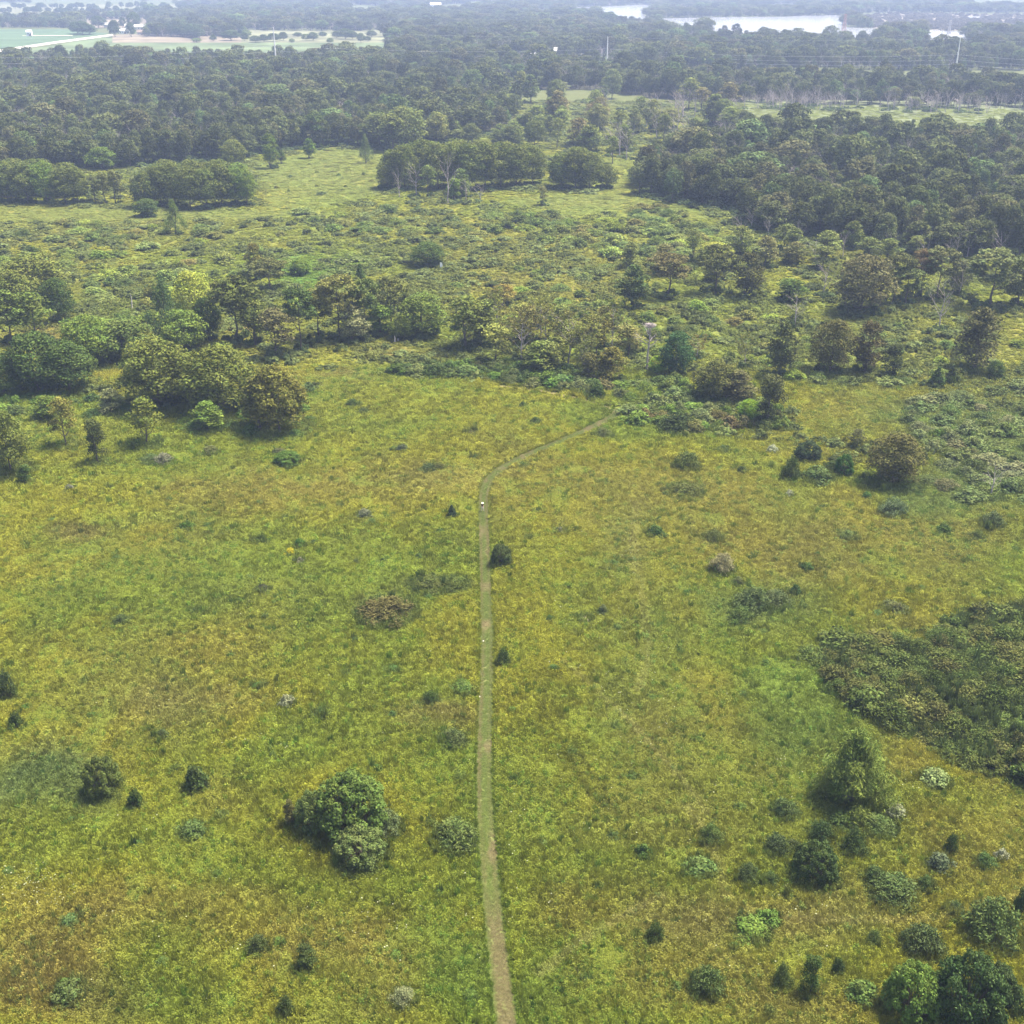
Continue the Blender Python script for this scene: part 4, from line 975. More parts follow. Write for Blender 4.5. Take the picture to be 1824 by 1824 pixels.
inframe = (px > -25) & (px < 1850)
# the 290 trees that show largest stand as trees of their own: front rows first
edge = np.zeros(len(FX))
order = np.argsort(FY + np.where(inframe, 0, 1e5)); own = {0: 110, 1: 125, 2: 50}
single = np.zeros(len(FX), bool); rowof = {}
for k_ in (0, 1, 2):
    # front edge: nearest tree of each narrow column, then next
    ids = [i for i in order if wid[i] == k_ and inframe[i]]
    cols = {}
    for i in ids: cols.setdefault(int(px[i] // (34 if k_ < 2 else 16)), []).append(i)
    cnt = 0; depth = 0
    while cnt < own[k_] and depth < 6:
        for c in sorted(cols):
            if depth < len(cols[c]) and cnt < own[k_]: single[cols[c][depth]] = True; rowof[cols[c][depth]] = depth; cnt += 1
        depth += 1
fv = ['forest0', 'forest1', 'forest2', 'forest3', 'tall0', 'tall2', 'dead1']; FP = [.235, .235, .235, .235, .02, .02, .02]
LABW = {0: 'dark oak in the front rows of the big left wood', 1: 'dark oak in the front rows of the dense right wood', 2: 'dark oak along the front of the narrow central wood'}
for i in np.nonzero(single)[0]:
    v = fv[i % 4] if i % 9 else 'tall1'; k_ = int(wid[i])
    o = plant('forest_tree', v, (float(FX[i]), float(FY[i]), 0), float(W[i]), float(H[i]), tn[i], LABW[k_], 'tree', WOOD[k_][2])
    lineup(('oak', f"in the {('front', 'second', 'third', 'fourth', 'fifth', 'sixth', 'seventh')[rowof[i]]} row of the {('big left wood', 'dense right wood', 'narrow central wood')[k_]}"), px[i], o)
for k_, lab in ((0, 'continuous dark oak canopy of the big left wood behind its front rows'), (1, 'continuous oak canopy of the dense right wood behind its front rows'), (2, 'oak canopy of the narrow central wood behind its front row'), (3, 'hazy distant woods stretching to the lakes and the horizon')):
    m_ = (wid == k_) & ~single
    vi = rng.choice(len(fv), m_.sum(), p=FP); vw = np.array([VAR[v]['w'] for v in fv])[vi]; vh = np.array([VAR[v]['h'] for v in fv])[vi]
    o = scatter('woodland', FX[m_], FY[m_], W[m_] / vw, H[m_] / vh, tn[m_], [tuple(m for m in (VAR[v]['crown'], VAR[v]['trunk'], VAR[v].get('branch')) if m) for v in fv], idx=vi)
    tag(o, lab, 'woodland')

# ------------------------------------------------------------------ shrubs of the open meadow, one by one
def shrubs(rows):
    for (nm, var, x, y, w, h, tint, lab) in rows: put(nm, var, x, y, w, h, tint, lab, 'shrub')
S = 'shrub'
shrubs([
 ('shrub','big0',628,1500,118,112,(.075,.11,.035),'largest dense dark green round bush of the lower left meadow'),
 ('shrub','big1',562,1488,64,74,(.095,.125,.05),'dull green bush fused to the left side of the largest round bush'),
 ('shrub','big1',642,1545,82,66,(.11,.145,.06),'lighter grey-green bush in front of the largest round bush'),
 ('shrub','fine0',690,1490,46,44,(.13,.16,.09),'blue-grey bush on the right flank of the largest round bush'),
 ('shrub','tall0',518,1475,20,48,(.10,.095,.05),'narrow brownish bush left of the largest round bush'),
 ('shrub','big0',184,1424,58,72,(.088,.112,.042),'domed tiered dark bush at the left of the lower meadow'),
 ('shrub','shrub1',242,1442,24,34,DARK,'small dark bush just right of the domed tiered bush'),
 ('shrub','shrub2',350,1412,38,48,(.06,.085,.035),'dark upright bush between the domed bush and the largest bush'),
 ('shrub','shrub3',343,1494,44,28,(.075,.11,.045),'low dark green bush in the lush patch below the upright bush'),
 ('shrub','fine1',812,1512,74,50,(.085,.115,.045),'low leafy bush touching the left side of the path'),
 ('shrub','tall1',545,1732,32,46,(.055,.075,.032),'dark oval bush in the brown grass near the bottom left'),
 ('shrub','fine0',720,1796,40,34,PALE,'pale silvery bush near the bottom left of the path'),
 ('shrub','fine2',510,1812,28,34,(.07,.095,.04),'dark upright weed clump at the bottom edge'),
 ('shrub','shrub1',124,1786,48,34,(.075,.10,.045),'low dark bush near the bottom left corner'),
 ('shrub','shrub3',125,1650,30,18,(.07,.11,.05),'small dark green tuft at the left of the reddish lower field'),
 ('shrub','fine0',460,1700,34,34,(.085,.11,.05),'greyish weed clump left of the dark oval bush'),
 ('shrub','shrub2',512,1262,26,24,(.17,.18,.14),'grey round bush in the middle left meadow'),
 ('shrub','fine1',572,1280,32,20,(.075,.115,.045),'low green tuft right of the grey round bush'),
 ('shrub','shrub0',290,1318,22,18,(.07,.09,.04),'small dark tuft in the brown middle left meadow'),
 ('shrub','fine2',14,1248,28,50,(.06,.085,.04),'tall dark shrub at the left edge'),
 ('shrub','shrub1',30,1302,22,34,DARK,'dark shrub below the tall shrub at the left edge'),
 ('shrub','fine0',768,1256,26,26,(.075,.11,.04),'small bush left of the path above the reddish patch'),
 ('shrub','fine1',808,1332,44,34,(.08,.105,.05),'grey-green bush below the reddish patch beside the path'),
 ('shrub','shrub2',825,1236,34,20,(.085,.125,.04),'green tuft at the path edge above the reddish patch'),
 ('shrub','shrub3',700,1198,22,12,(.06,.11,.035),'flat dark green tuft in the middle left meadow'),
 ('shrub','shrub0',460,1228,22,12,(.07,.12,.04),'flat green tuft left of the flat dark green tuft'),
 ('shrub','shrub1',152,1220,14,8,DARK,'tiny dark tuft in the brown left meadow'),
 ('shrub','big0',893,1010,34,40,(.055,.075,.035),'dark round bush growing right beside the path'),
 ('shrub','fine2',896,1186,22,30,(.065,.095,.035),'dark shrub on the right edge of the path below the round bush'),
 ('shrub','fine0',690,1108,92,40,(.09,.085,.042),'wide low brownish thicket left of the path'),
 ('shrub','fine1',770,1054,60,16,(.075,.09,.035),'long low dark bush above the brownish thicket'),
 ('shrub','fine2',812,1050,42,20,(.075,.10,.035),'low dark bush nearest the path above the brownish thicket'),
 ('shrub','shrub2',468,1056,24,14,(.055,.06,.045),'small dark flat bush in the green left meadow'),
 ('shrub','fine0',216,1114,28,20,(.075,.10,.045),'greyish bush in the left meadow'),
 ('shrub','shrub1',535,977,20,18,(.06,.115,.03),'bright dark-green bush beside the yellow-flowered plant'),
 ('shrub','shrub3',517,992,16,16,(.34,.32,.03),'yellow-flowered plant in the middle left meadow'),
 ('shrub','shrub0',536,1004,16,12,(.15,.15,.12),'tiny grey bush below the bright dark-green bush'),
 ('shrub','shrub2',333,945,22,16,(.06,.11,.03),'dark green bush in the upper left meadow'),
 ('shrub','shrub1',371,941,14,10,(.08,.13,.05),'tiny green bush right of the dark green upper bush'),
 ('shrub','shrub0',460,968,22,8,DARK,'flat dark tuft in the upper left meadow'),
 ('shrub','shrub3',650,923,24,16,(.12,.13,.11),'grey bush left of the little juniper'),
 ('juniper','juniper0',805,924,16,24,(.03,.045,.03),'little dark juniper left of the person'),
 ('shrub','shrub0',682,1004,10,10,DARK,'tiny dark tuft between the yellow-flowered plant and the path'),
 ('shrub','big0',513,832,42,28,(.07,.12,.035),'leafy green bush with dark base below the olive-brown tree'),
 ('shrub','shrub2',497,812,22,14,(.10,.10,.07),'small grey-brown bush above the leafy green bush'),
 ('shrub','fine0',292,830,32,24,(.17,.17,.15),'grey twiggy bush below the left grove'),
 ('shrub','fine1',270,826,32,18,(.085,.12,.06),'green bush left of the grey twiggy bush'),
 ('shrub','shrub3',374,812,28,18,(.09,.10,.05),'low bush right of the grey twiggy bush'),
 ('shrub','shrub1',124,875,14,12,(.17,.17,.16),'tiny pale grey bush at the top left of the meadow'),
 ('shrub','shrub0',197,871,10,7,DARK,'tiny dark tuft at the top left of the meadow'),
 ('shrub','fine2',628,726,20,16,(.085,.12,.05),'grey-green bush, upper of two in the hayfield corner'),
 ('shrub','fine0',648,740,20,14,(.075,.10,.045),'grey-green bush, lower of two in the hayfield corner'),
 ('shrub','shrub2',716,805,20,14,(.07,.085,.06),'blue-grey bush left of the path bend'),
 ('shrub','shrub3',702,804,14,9,(.09,.14,.04),'small green tuft left of the blue-grey bush'),
 ('shrub','fine1',762,842,28,18,(.06,.085,.045),'dark bush on the brown slope left of the path bend'),
 ('shrub','fine2',782,838,20,14,(.11,.12,.05),'brownish bush joined to the dark bush left of the bend'),
 ('shrub','shrub0',846,818,12,9,(.07,.10,.04),'tiny dark bush inside the path bend'),
 ('shrub','shrub1',840,776,24,7,(.09,.09,.05),'flat dark patch of bush above the path bend'),
 ('shrub','shrub2',931,728,12,14,(.08,.12,.04),'small bush near the side track'),
 ('shrub','shrub0',954,756,18,14,(.075,.10,.04),'dark bush between the side track and the mown path'),
 ('shrub','fine0',1075,780,30,18,(.11,.12,.055),'bush on the right verge near the end of the mown path'),
 ('shrub','shrub1',932,832,18,10,(.07,.11,.035),'low bush on the lower verge of the path bend'),
 ('shrub','fine1',1205,772,60,40,(.045,.062,.032),'wide dark bush at the foot of the scrub right of the path end'),
 ('shrub','fine2',1223,838,40,32,(.085,.11,.042),'bush in the right meadow below the wide dark bush'),
 ('shrub','fine0',1220,886,60,16,(.085,.095,.04),'long flat dark bush in the brown right meadow'),
 ('shrub','shrub3',1168,958,28,22,(.06,.095,.035),'dark green bush in the right meadow beyond the round bush'),
 ('shrub','shrub0',997,950,20,12,(.14,.14,.12),'grey flat bush right of the person'),
 ('shrub','shrub2',1321,844,16,14,(.06,.085,.04),'tiny dark bush in the upper right meadow'),
 ('shrub','fine1',1288,808,20,16,(.08,.11,.05),'small bush above the tiny dark bush'),
 ('shrub','shrub1',1376,808,18,16,(.30,.31,.28),'pale whitish bush in the upper right meadow'),
 ('shrub','big1',1438,824,42,38,(.05,.072,.045),'dark blue-green rounded bush in the upper right meadow'),
 ('shrub','fine2',1408,858,28,42,(.075,.10,.04),'upright dark bush below left of the blue-green bush'),
 ('shrub','shrub3',1455,862,50,30,(.075,.105,.045),'rounded bush below the blue-green bush'),
 ('shrub','big0',1502,850,30,40,(.055,.12,.035),'vivid dark-green bush left of the large olive-brown tree'),
 ('shrub','fine0',1480,842,26,22,(.08,.11,.05),'small bush between the rounded bush and the vivid one'),
 ('shrub','shrub0',1692,795,32,26,(.13,.145,.09),'grey-topped rounded bush above the right thicket'),
 ('shrub','shrub1',1672,782,20,18,(.085,.14,.04),'green bush left of the grey-topped bush'),
 ('shrub','shrub2',1406,886,12,14,(.32,.32,.28),'tiny pale bush in the brown right meadow'),
 ('shrub','shrub3',1544,890,16,14,(.07,.13,.045),'small green bush below the large olive-brown tree'),
 ('shrub','fine1',1590,920,44,34,(.10,.14,.085),'blue-green feathery bush right of the small green bush'),
 ('shrub','shrub0',1512,962,32,16,(.085,.11,.045),'flat bush in the brown right meadow'),
 ('shrub','fine2',1270,966,34,20,(.085,.10,.04),'thin straggly bush in the right meadow'),
 ('shrub','shrub2',1680,952,22,20,(.07,.11,.04),'small dark bush at the right of the brown meadow'),
 ('shrub','fine0',1767,944,36,34,(.11,.14,.08),'grey-green bush near the right edge of the brown meadow'),
 ('shrub','fine1',1740,962,24,18,(.09,.11,.045),'low bush left of the grey-green edge bush'),
 ('shrub','fine2',1287,1024,38,38,(.24,.22,.16),'dry pale grey bush right of the path'),
 ('shrub','shrub3',1314,1044,20,16,(.085,.10,.05),'small bush below the dry pale bush'),
 ('shrub','shrub1',1437,1018,20,16,(.06,.10,.035),'dark small bush right of the dry pale bush'),
 ('shrub','shrub0',1415,1062,18,22,(.06,.10,.045),'dark upright bush right of the grey thicket'),
 ('shrub','fine0',1340,1092,60,44,(.085,.115,.055),'grey-green thicket left part in the right meadow'),
 ('shrub','fine1',1382,1084,50,34,(.095,.12,.065),'grey-green thicket right part in the right meadow'),
 ('shrub','fine2',1320,1110,36,28,(.085,.12,.045),'lower fringe bush of the grey-green thicket'),
 ('shrub','shrub2',1592,1094,42,22,(.08,.09,.045),'dark flat bush above the big olive thicket'),
 ('shrub','shrub3',1074,1096,16,18,(.09,.11,.06),'small upright bush right of the path'),
 ('shrub','shrub0',1040,1108,24,10,(.20,.19,.14),'dry grey flat bush left of the small upright bush'),
 ('shrub','shrub1',1380,1002,10,10,DARK,'tiny dark tuft near the dry pale bush'),
 # lower right
 ('willow','willow0',1515,1446,112,138,(.125,.165,.05),'tall feathery light green willow bush in the right meadow'),
 ('shrub','shrub2',1595,1460,32,26,(.20,.22,.17),'pale silvery bush right of the feathery willow'),
 ('shrub','fine0',1396,1460,44,36,(.085,.12,.055),'grey-green bush left of the feathery willow'),
 ('shrub','fine1',1566,1486,54,32,(.085,.12,.05),'rounded bush below right of the feathery willow'),
 ('shrub','shrub3',1496,1478,44,28,(.08,.115,.045),'bush at the foot of the feathery willow'),
 ('shrub','fine2',1461,1502,38,38,(.065,.095,.045),'dark bush below left of the feathery willow'),
 ('shrub','fine0',1520,1524,40,46,(.065,.095,.04),'dark upright bush below the feathery willow'),
 ('shrub','fine1',1266,1504,38,36,(.085,.12,.045),'leafy bush in the brown grass left of the willow group'),
 ('shrub','shrub0',1148,1532,30,28,(.07,.11,.035),'small dark bush alone in the yellow grass right of the path'),
 ('shrub','fine2',1382,1524,42,34,(.06,.085,.045),'dark round bush left of the big dark bush'),
 ('shrub','shrub1',1412,1516,22,20,(.09,.11,.06),'small bush between the dark round bush and the big dark bush'),
 ('shrub','big1',1450,1578,72,72,(.055,.082,.038),'big dark bush with visible stem below the willow group'),
 ('shrub','fine0',1332,1574,36,34,(.085,.115,.055),'grey-green bush left of the big dark bush'),
 ('shrub','fine1',1370,1576,26,24,(.08,.11,.045),'small bush touching the grey-green bush'),
 ('shrub','shrub2',1248,1560,50,28,(.085,.125,.05),'low bush in the brown grass near the faint trail'),
 ('shrub','fine2',1590,1612,76,44,(.07,.10,.045),'wide dark bush in the lower right meadow'),
 ('shrub','fine0',1558,1580,40,34,(.075,.11,.05),'bush above left of the wide dark bush'),
 ('shrub','fine1',1648,1590,30,30,(.07,.11,.045),'small bush right of the wide dark bush'),
 ('shrub','shrub3',1672,1554,38,32,(.10,.125,.09),'grey-green rounded bush in the lower right meadow'),
 ('shrub','fine2',1692,1524,20,36,(.06,.095,.04),'narrow dark bush above the grey-green rounded bush'),
 ('shrub','shrub0',1781,1534,24,22,(.24,.25,.22),'whitish flowering bush near the right edge'),
 ('shrub','fine0',1755,1548,34,26,(.075,.12,.05),'green bush left of the whitish flowering bush'),
 ('shrub','shrub1',1818,1632,24,44,(.06,.09,.04),'dark shrub cut by the right edge'),
 ('shrub','shrub2',1668,1402,46,28,(.15,.19,.10),'white-flowered spreading bush below the olive thicket'),
 ('shrub','fine1',1166,1680,28,38,(.065,.095,.035),'dark bush in the brown grass at the lower centre right'),
 ('shrub','shrub3',1338,1672,58,30,(.105,.155,.042),'bright green leafy bush in the lower right meadow'),
 ('shrub','shrub0',1365,1650,40,30,(.10,.15,.045),'green bush behind the bright green leafy bush'),
 ('shrub','fine2',1258,1776,54,48,(.075,.10,.045),'dark round feathery bush near the bottom'),
 ('shrub','fine0',1392,1760,30,40,(.08,.11,.045),'grey-green bush left of the dark columnar bush'),
 ('shrub','tall2',1442,1776,32,66,(.055,.085,.035),'dark columnar bush near the bottom right'),
 ('shrub','shrub1',1490,1738,20,30,(.07,.10,.045),'small bush right of the dark columnar bush'),
 ('shrub','shrub2',1532,1786,48,34,(.085,.13,.045),'low bush left of the large bottom right clump'),
 ('shrub','fine1',1556,1682,20,26,(.09,.13,.05),'small light bush above the large bottom right clump'),
 ('shrub','fine2',1640,1704,62,50,(.075,.10,.05),'dull bush above the large bottom right clump'),
 ('shrub','fine0',1765,1680,90,72,(.085,.12,.05),'feathery bush above right of the bottom right clump'),
 ('shrub','fine1',1700,1632,30,26,(.085,.12,.06),'small feathery bush above the bottom right clump'),
 ('shrub','big0',1622,1826,92,96,(.09,.14,.042),'bright leafy left part of the large bottom right clump'),
 ('shrub','big1',1715,1850,118,132,(.05,.078,.038),'large dark bush forming the core of the bottom right clump'),
 ('shrub','big1',1770,1790,60,66,(.06,.09,.045),'dark bush on the right flank of the bottom right clump'),
 ('shrub','shrub0',1802,1810,40,50,(.07,.10,.045),'dark bush at the bottom right edge of the frame'),
])
# the olive thicket at the right edge: every mound of it a shrub
random.seed(5); THK = [(1452,1178),(1500,1150),(1590,1150),(1650,1172),(1700,1112),(1830,1085),(1930,1085),(1930,1420),(1830,1400),(1700,1352),(1620,1312),(1560,1270),(1490,1232)]
cnt = 0; pts_ = []; POOL = []
for tr in range(4000):
    x = random.uniform(1440, 1920); y = random.uniform(1090, 1415)
    if not inpoly(x, y, THK): continue
    X, Y = G(x, y)
    if all(math.hypot(X - a, Y - b) > 2.0 for a, b in pts_): pts_.append((float(X), float(Y)))
for X, Y in pts_:
    OCC.append((X, Y, 1.6))
    POOL.append(('shrub', random.choice(['fine0','fine1','fine2','fine0','fine2','shrub1']), X, Y, random.uniform(3.0, 5.8), random.uniform(1.3, 3.1), jt(random.choice([(.070,.094,.034),(.080,.100,.038),(.094,.102,.042),(.060,.082,.030),(.086,.092,.040),(.080,.108,.040)]), .08), 'olive mound of the wide thicket at the right edge', 'mounds of the olive thicket'))
# grey-green shrubs at the right of the upper meadow and along the end of the path
def shrub_zone(poly, n, gap, wr, hr, tints, label, group, nm='shrub', forms=('fine0','fine1','shrub0','shrub2','fine2','shrub3'), seed=1):
    random.seed(seed); k = 0; P = []
    x0, x1 = min(p[0] for p in poly), max(p[0] for p in poly); y0, y1 = min(p[1] for p in poly), max(p[1] for p in poly)
    oc = np.array([(a, b, r) for a, b, r in OCC])
    for tr in range(n * 60):
        if k >= n: break
        x = random.uniform(x0, x1); y = y0 + (y1 - y0) * random.random() ** .8
        if not inpoly(x, y, poly): continue
        X, Y = map(float, G(x, y))
        if P and min(math.hypot(X - a, Y - b) for a, b in P) < gap: continue
        if (np.hypot(oc[:, 0] - X, oc[:, 1] - Y) < oc[:, 2] * .6 + .6).any(): continue
        if line_dist(np.array([X]), np.array([Y]), PATH)[0] < 3 or line_dist(np.array([X]), np.array([Y]), TRACK)[0] < 2.2: continue
        P.append((X, Y)); k += 1
        POOL.append((nm, random.choice(forms), X, Y, random.uniform(*wr), random.uniform(*hr), jt(random.choice(tints), .12), label, group))
    OCC.extend([(a, b, wr[0] / 2) for a, b in P]); return P
GG = [(.11,.14,.07),(.13,.15,.085),(.09,.12,.05),(.10,.13,.06),(.15,.16,.10)]
shrub_zone([(1600,740),(1640,715),(1720,700),(1860,690),(1860,900),(1740,900),(1640,880),(1640,800)], 70, 2.3, (3,6.5), (1.4,2.8), GG, 'grey-green shrub in the loose upper right meadow thicket', 'shrubs of the upper right thicket', seed=2)
shrub_zone([(1110,745),(1120,715),(1060,690),(1200,680),(1330,715),(1400,740),(1400,775),(1250,775),(1140,762)], 55, 2.3, (3,6), (1.4,3), [(.10,.13,.05),(.08,.11,.04),(.12,.15,.07),(.13,.12,.06),(.11,.16,.045)], 'leafy shrub in the scrub right of the path end', 'shrubs right of the path end', seed=3)
shrub_zone([(700,668),(800,655),(900,650),(1040,672),(1070,712),(1000,694),(900,680),(800,672)], 80, 2.2, (3.5,6.5), (1.5,3.0), [(.075,.11,.04),(.09,.14,.04),(.065,.095,.04),(.10,.12,.055)], 'leafy shrub along the scrub bank behind the side track', 'shrubs behind the side track', seed=4)
shrub_zone([(0,690),(0,740),(250,745),(420,790),(560,775),(560,690),(440,660),(430,740),(200,720)], 46, 3, (2.5,5), (1,2.2), [(.08,.13,.04),(.10,.15,.04),(.07,.11,.045)], 'low lush shrub around the foot of the left grove', 'shrubs at the foot of the left grove', seed=5)
VT = [(.125,.16,.055),(.105,.135,.055),(.15,.185,.065),(.095,.125,.05),(.16,.165,.065),(.13,.165,.07),(.17,.215,.055)]
shrub_zone([(470,385),(640,372),(860,370),(1000,385),(1180,370),(1320,425),(1330,450),(1100,460),(900,420),(600,420)], 95, 4.2, (5,9), (1.8,3.4), VT, 'rounded shrub in the valley below the middle grove', 'rounded shrubs of the upper valley', seed=6)
shrub_zone([(0,400),(460,395),(560,440),(470,500),(440,580),(200,580),(100,480),(0,480)], 85, 4, (4,8), (1.6,3.2), VT, 'rounded shrub scattered over the brown scrubland at left', 'rounded shrubs of the left scrubland', seed=7)
shrub_zone([(1100,560),(1300,560),(1824,590),(1824,650),(1650,690),(1400,690),(1240,660),(1100,640)], 60, 4, (3,6), (1.2,2.4), VT, 'low shrub in the streaky yellow-green scrub at right', 'low shrubs of the right scrub', seed=8)
shrub_zone([(780,480),(1110,470),(1330,560),(1330,590),(1000,600),(860,560),(790,540)], 40, 5, (3.5,6.5), (1.4,2.6), VT, 'rounded shrub in the yellow scrub at the centre of the valley', 'rounded shrubs of the central scrub', seed=9)
# ground-level fringe of the meadow
shrub_zone([(0,900),(840,880),(850,1800),(0,1800)], 60, 9, (.9,1.7), (.5,.9), [(.08,.13,.04),(.10,.14,.05),(.07,.11,.04)], 'little green tuft dotted over the left meadow', 'tufts of the left meadow', 'weed_clump', seed=10)
shrub_zone([(900,820),(1300,800),(1824,980),(1824,1080),(1450,1150),(1450,1820),(920,1820)], 60, 8, (.9,1.8), (.5,.9), [(.08,.13,.04),(.10,.14,.05),(.07,.11,.04)], 'little green tuft dotted over the right meadow', 'tufts of the right meadow', 'weed_clump', seed=11)
shrub_zone([(480,262),(640,262),(690,345),(600,360),(470,360),(450,300)], 14, 7, (1.5,3), (.7,1.4), VT, 'tiny dark bush dotted over the far grass field', 'tiny bushes of the far field', seed=12)

# the largest-looking of these stand alone; past 300 shrubs the rest are one mass
def seen(p):
    x, y = PX(p[2], p[3]); return (p[4] * (1 + p[5]) / (p[3] ** 2 + 8100)) if -10 < x < 1834 and -10 < y < 1840 else 0
n_hand = sum(1 for o in bpy.data.objects if o.type == 'EMPTY' and o.name.split('.')[0] == 'shrub')
sh = sorted([p for p in POOL if p[0] == 'shrub'], key=seen, reverse=True); quota = 298 - n_hand
rest = sh[quota:]
for p in sh[:quota] + [p for p in POOL if p[0] != 'shrub']:
    o = plant(p[0], p[1], (p[2], p[3], 0), p[4], p[5], p[6], p[7], 'shrub', p[8]); lineup(split_label(p[7]), PX(p[2], p[3])[0], o)
sv_ = sorted({p[1] for p in rest}); vi = np.array([sv_.index(p[1]) for p in rest])
tag(scatter('shrubland', [p[2] for p in rest], [p[3] for p in rest], np.array([p[4] / VAR[p[1]]['w'] for p in rest]), np.array([p[5] / VAR[p[1]]['h'] for p in rest]), np.array([p[6] for p in rest]), [(VAR[v]['crown'],) for v in sv_], idx=vi), 'the smaller rounded shrubs of the thickets and the valley scrub', 'shrubs')
name_lineups()
for o in bpy.data.objects:
    if 'label' in o and len(o['label'].split()) > 16: print('LONG', o['label'])

# ------------------------------------------------------------------ grass and herbs: tufts by the ten thousand
def tuft_mesh(name, seed, nblade, rad, h, wd, leafy=False, lean=.35, spike=0):
    g = np.random.default_rng(seed); V = []; C = []
    ncl = 5; cc = g.uniform(-rad, rad, (ncl, 2)) * .8; cv = g.random(ncl); ch = g.random(ncl)
    for i in range(nblade):
        k = g.integers(ncl); x, y = cc[k] + g.normal(0, rad * .28, 2); a = g.uniform(0, 6.283); l = g.normal(0, lean, 2)
        hh = h * g.uniform(.55, 1.15)
        if leafy:
            z = hh * g.uniform(.25, 1); n = np.array([g.normal(0, .5), g.normal(0, .5), 1.0]); n /= np.linalg.norm(n)
            t = np.array([math.cos(a), math.sin(a), g.normal(0, .4)]); t -= n * t.dot(n); t /= np.linalg.norm(t); b = np.cross(n, t); s = wd * g.uniform(.6, 1.4)
            c = np.array([x, y, z]); q = [c - t * s * .6, c + b * s * .32, c + t * s * .6, c - b * s * .32]
        else:
            t = np.array([math.cos(a), math.sin(a), 0]) * wd * g.uniform(.6, 1.3) / 2; c = np.array([x, y, 0.0]); top = c + np.array([l[0] * hh, l[1] * hh, hh])
            mid = c + np.array([l[0] * hh * .35, l[1] * hh * .35, hh * .6]); q = [c - t, c + t, mid * .35 + top * .65 + t * .8, top - t * .3]
        V += q; v = np.clip(.5 + (cv[k] - .5) * .5 + g.normal(0, .2), 0, 1); hv = np.clip(.5 + (ch[k] - .5) * .6 + g.normal(0, .15), 0, 1); C += [(v, hv, 0)] * 4
    return quads_mesh(name, np.array(V), np.array(C), M_GRASS)
TUFT = [tuft_mesh('grass_tuft', 200, 80, .36, .42, .075), tuft_mesh('grass_tuft', 201, 80, .40, .50, .07, lean=.5), tuft_mesh('herb_tuft', 202, 70, .36, .40, .15, leafy=True), tuft_mesh('herb_tuft', 203, 60, .40, .55, .17, leafy=True),
        tuft_mesh('goldenrod_tuft', 204, 64, .34, .62, .10, lean=.22), tuft_mesh('broadleaf_tuft', 205, 50, .40, .45, .24, leafy=True)]
occ = np.array(OCC)
def occupied(X, Y, k=.75):
    m = np.zeros(len(X), bool)
    for a, b, r in occ: m |= (X - a) ** 2 + (Y - b) ** 2 < (r * k) ** 2
    return m
def field_points(d0, d1, k0, spread=.60, base=40):
    XS, YS, SP = [], [], []; d = d0
    while d < d1:
        sp = k0 * math.sqrt(d * d + 8100) / 140.0; w = base + d * spread; n = int(2 * w / sp)
        XS.append(np.linspace(-w, w, n) + rng.uniform(-.5, .5, n) * sp); YS.append(d + rng.uniform(-.5, .5, n) * sp); SP.append(np.full(n, sp)); d += sp * 1.15
    return np.concatenate(XS), np.concatenate(YS), np.concatenate(SP)
X, Y, SP = field_points(66, 290, .37)
px, py = PX(X, Y); dl = line_dist(X, Y, PATH); dt = line_dist(X, Y, TRACK)
k = (dl > 1.32 + .22 * rng.random(len(X))) & (dt > .85) & (py > 655)
k &= ~occupied(X, Y, .3)
X, Y, SP, px, py = X[k], Y[k], SP[k], px[k], py[k]
tn = ground_colour(X, Y); rr = rng.random(len(X)); cl = fbm(X / 2.2, Y / 2.6, 90, 3); cl2 = fbm(X / 12, Y / 14, 93, 3)
tn = tn * (.55 + .56 * cl + .34 * rr)[:, None] * 1.13
ith = inpoly(px, py, THK); tn[ith] = np.array((.085, .11, .036)) * rng.uniform(.6, 1.2, ith.sum())[:, None]
col_ = fbm(X / 4.5 + 9, Y / 5.5, 97, 2); colony = (col_ > .70) & (cl2 > .45); tn[colony] = tn[colony] * .65 + np.array((.16, .23, .036)) * .35; dkc = (col_ < .26); tn[dkc] *= np.array([.9, .94, .9])
br = (tn[:, 0] > tn[:, 1] * 1.08)                                     # dry sward: grasses rather than herbs
pick = np.where(br, rng.choice([0, 1, 1, 4], len(X)), np.where(cl2 > .52, rng.choice([2, 3, 5, 2, 4], len(X)), rng.choice([0, 1, 2, 4, 4, 3], len(X))))
pick = np.where(colony & (rng.random(len(X)) < .6), 3, pick); sz = (.62 + 1.25 * cl * rng.uniform(.6, 1.4, len(X))) * (.9 + .25 * (SP / .40 - 1)); sx = SP / .44 * rng.uniform(.8, 1.25, len(X)) * .95; sz[ith] *= 1.8
# lusher, darker, taller herbs mixed in
lush = (rng.random(len(X)) < .035 + .08 * (cl2 > .6)); tn[lush] *= np.array([.62, .80, .8]); sz[lush] *= 1.35
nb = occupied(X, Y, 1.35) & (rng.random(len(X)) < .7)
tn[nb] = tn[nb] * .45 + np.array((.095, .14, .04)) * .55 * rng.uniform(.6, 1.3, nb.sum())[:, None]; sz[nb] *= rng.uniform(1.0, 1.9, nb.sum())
print('meadow tufts', len(X))
tag(scatter('meadow_grass', X, Y, sx, sz, tn, [(t,) for t in TUFT], idx=pick, tilt=.08), 'yellow-green meadow grass and herbs covering the open ground', 'grass')
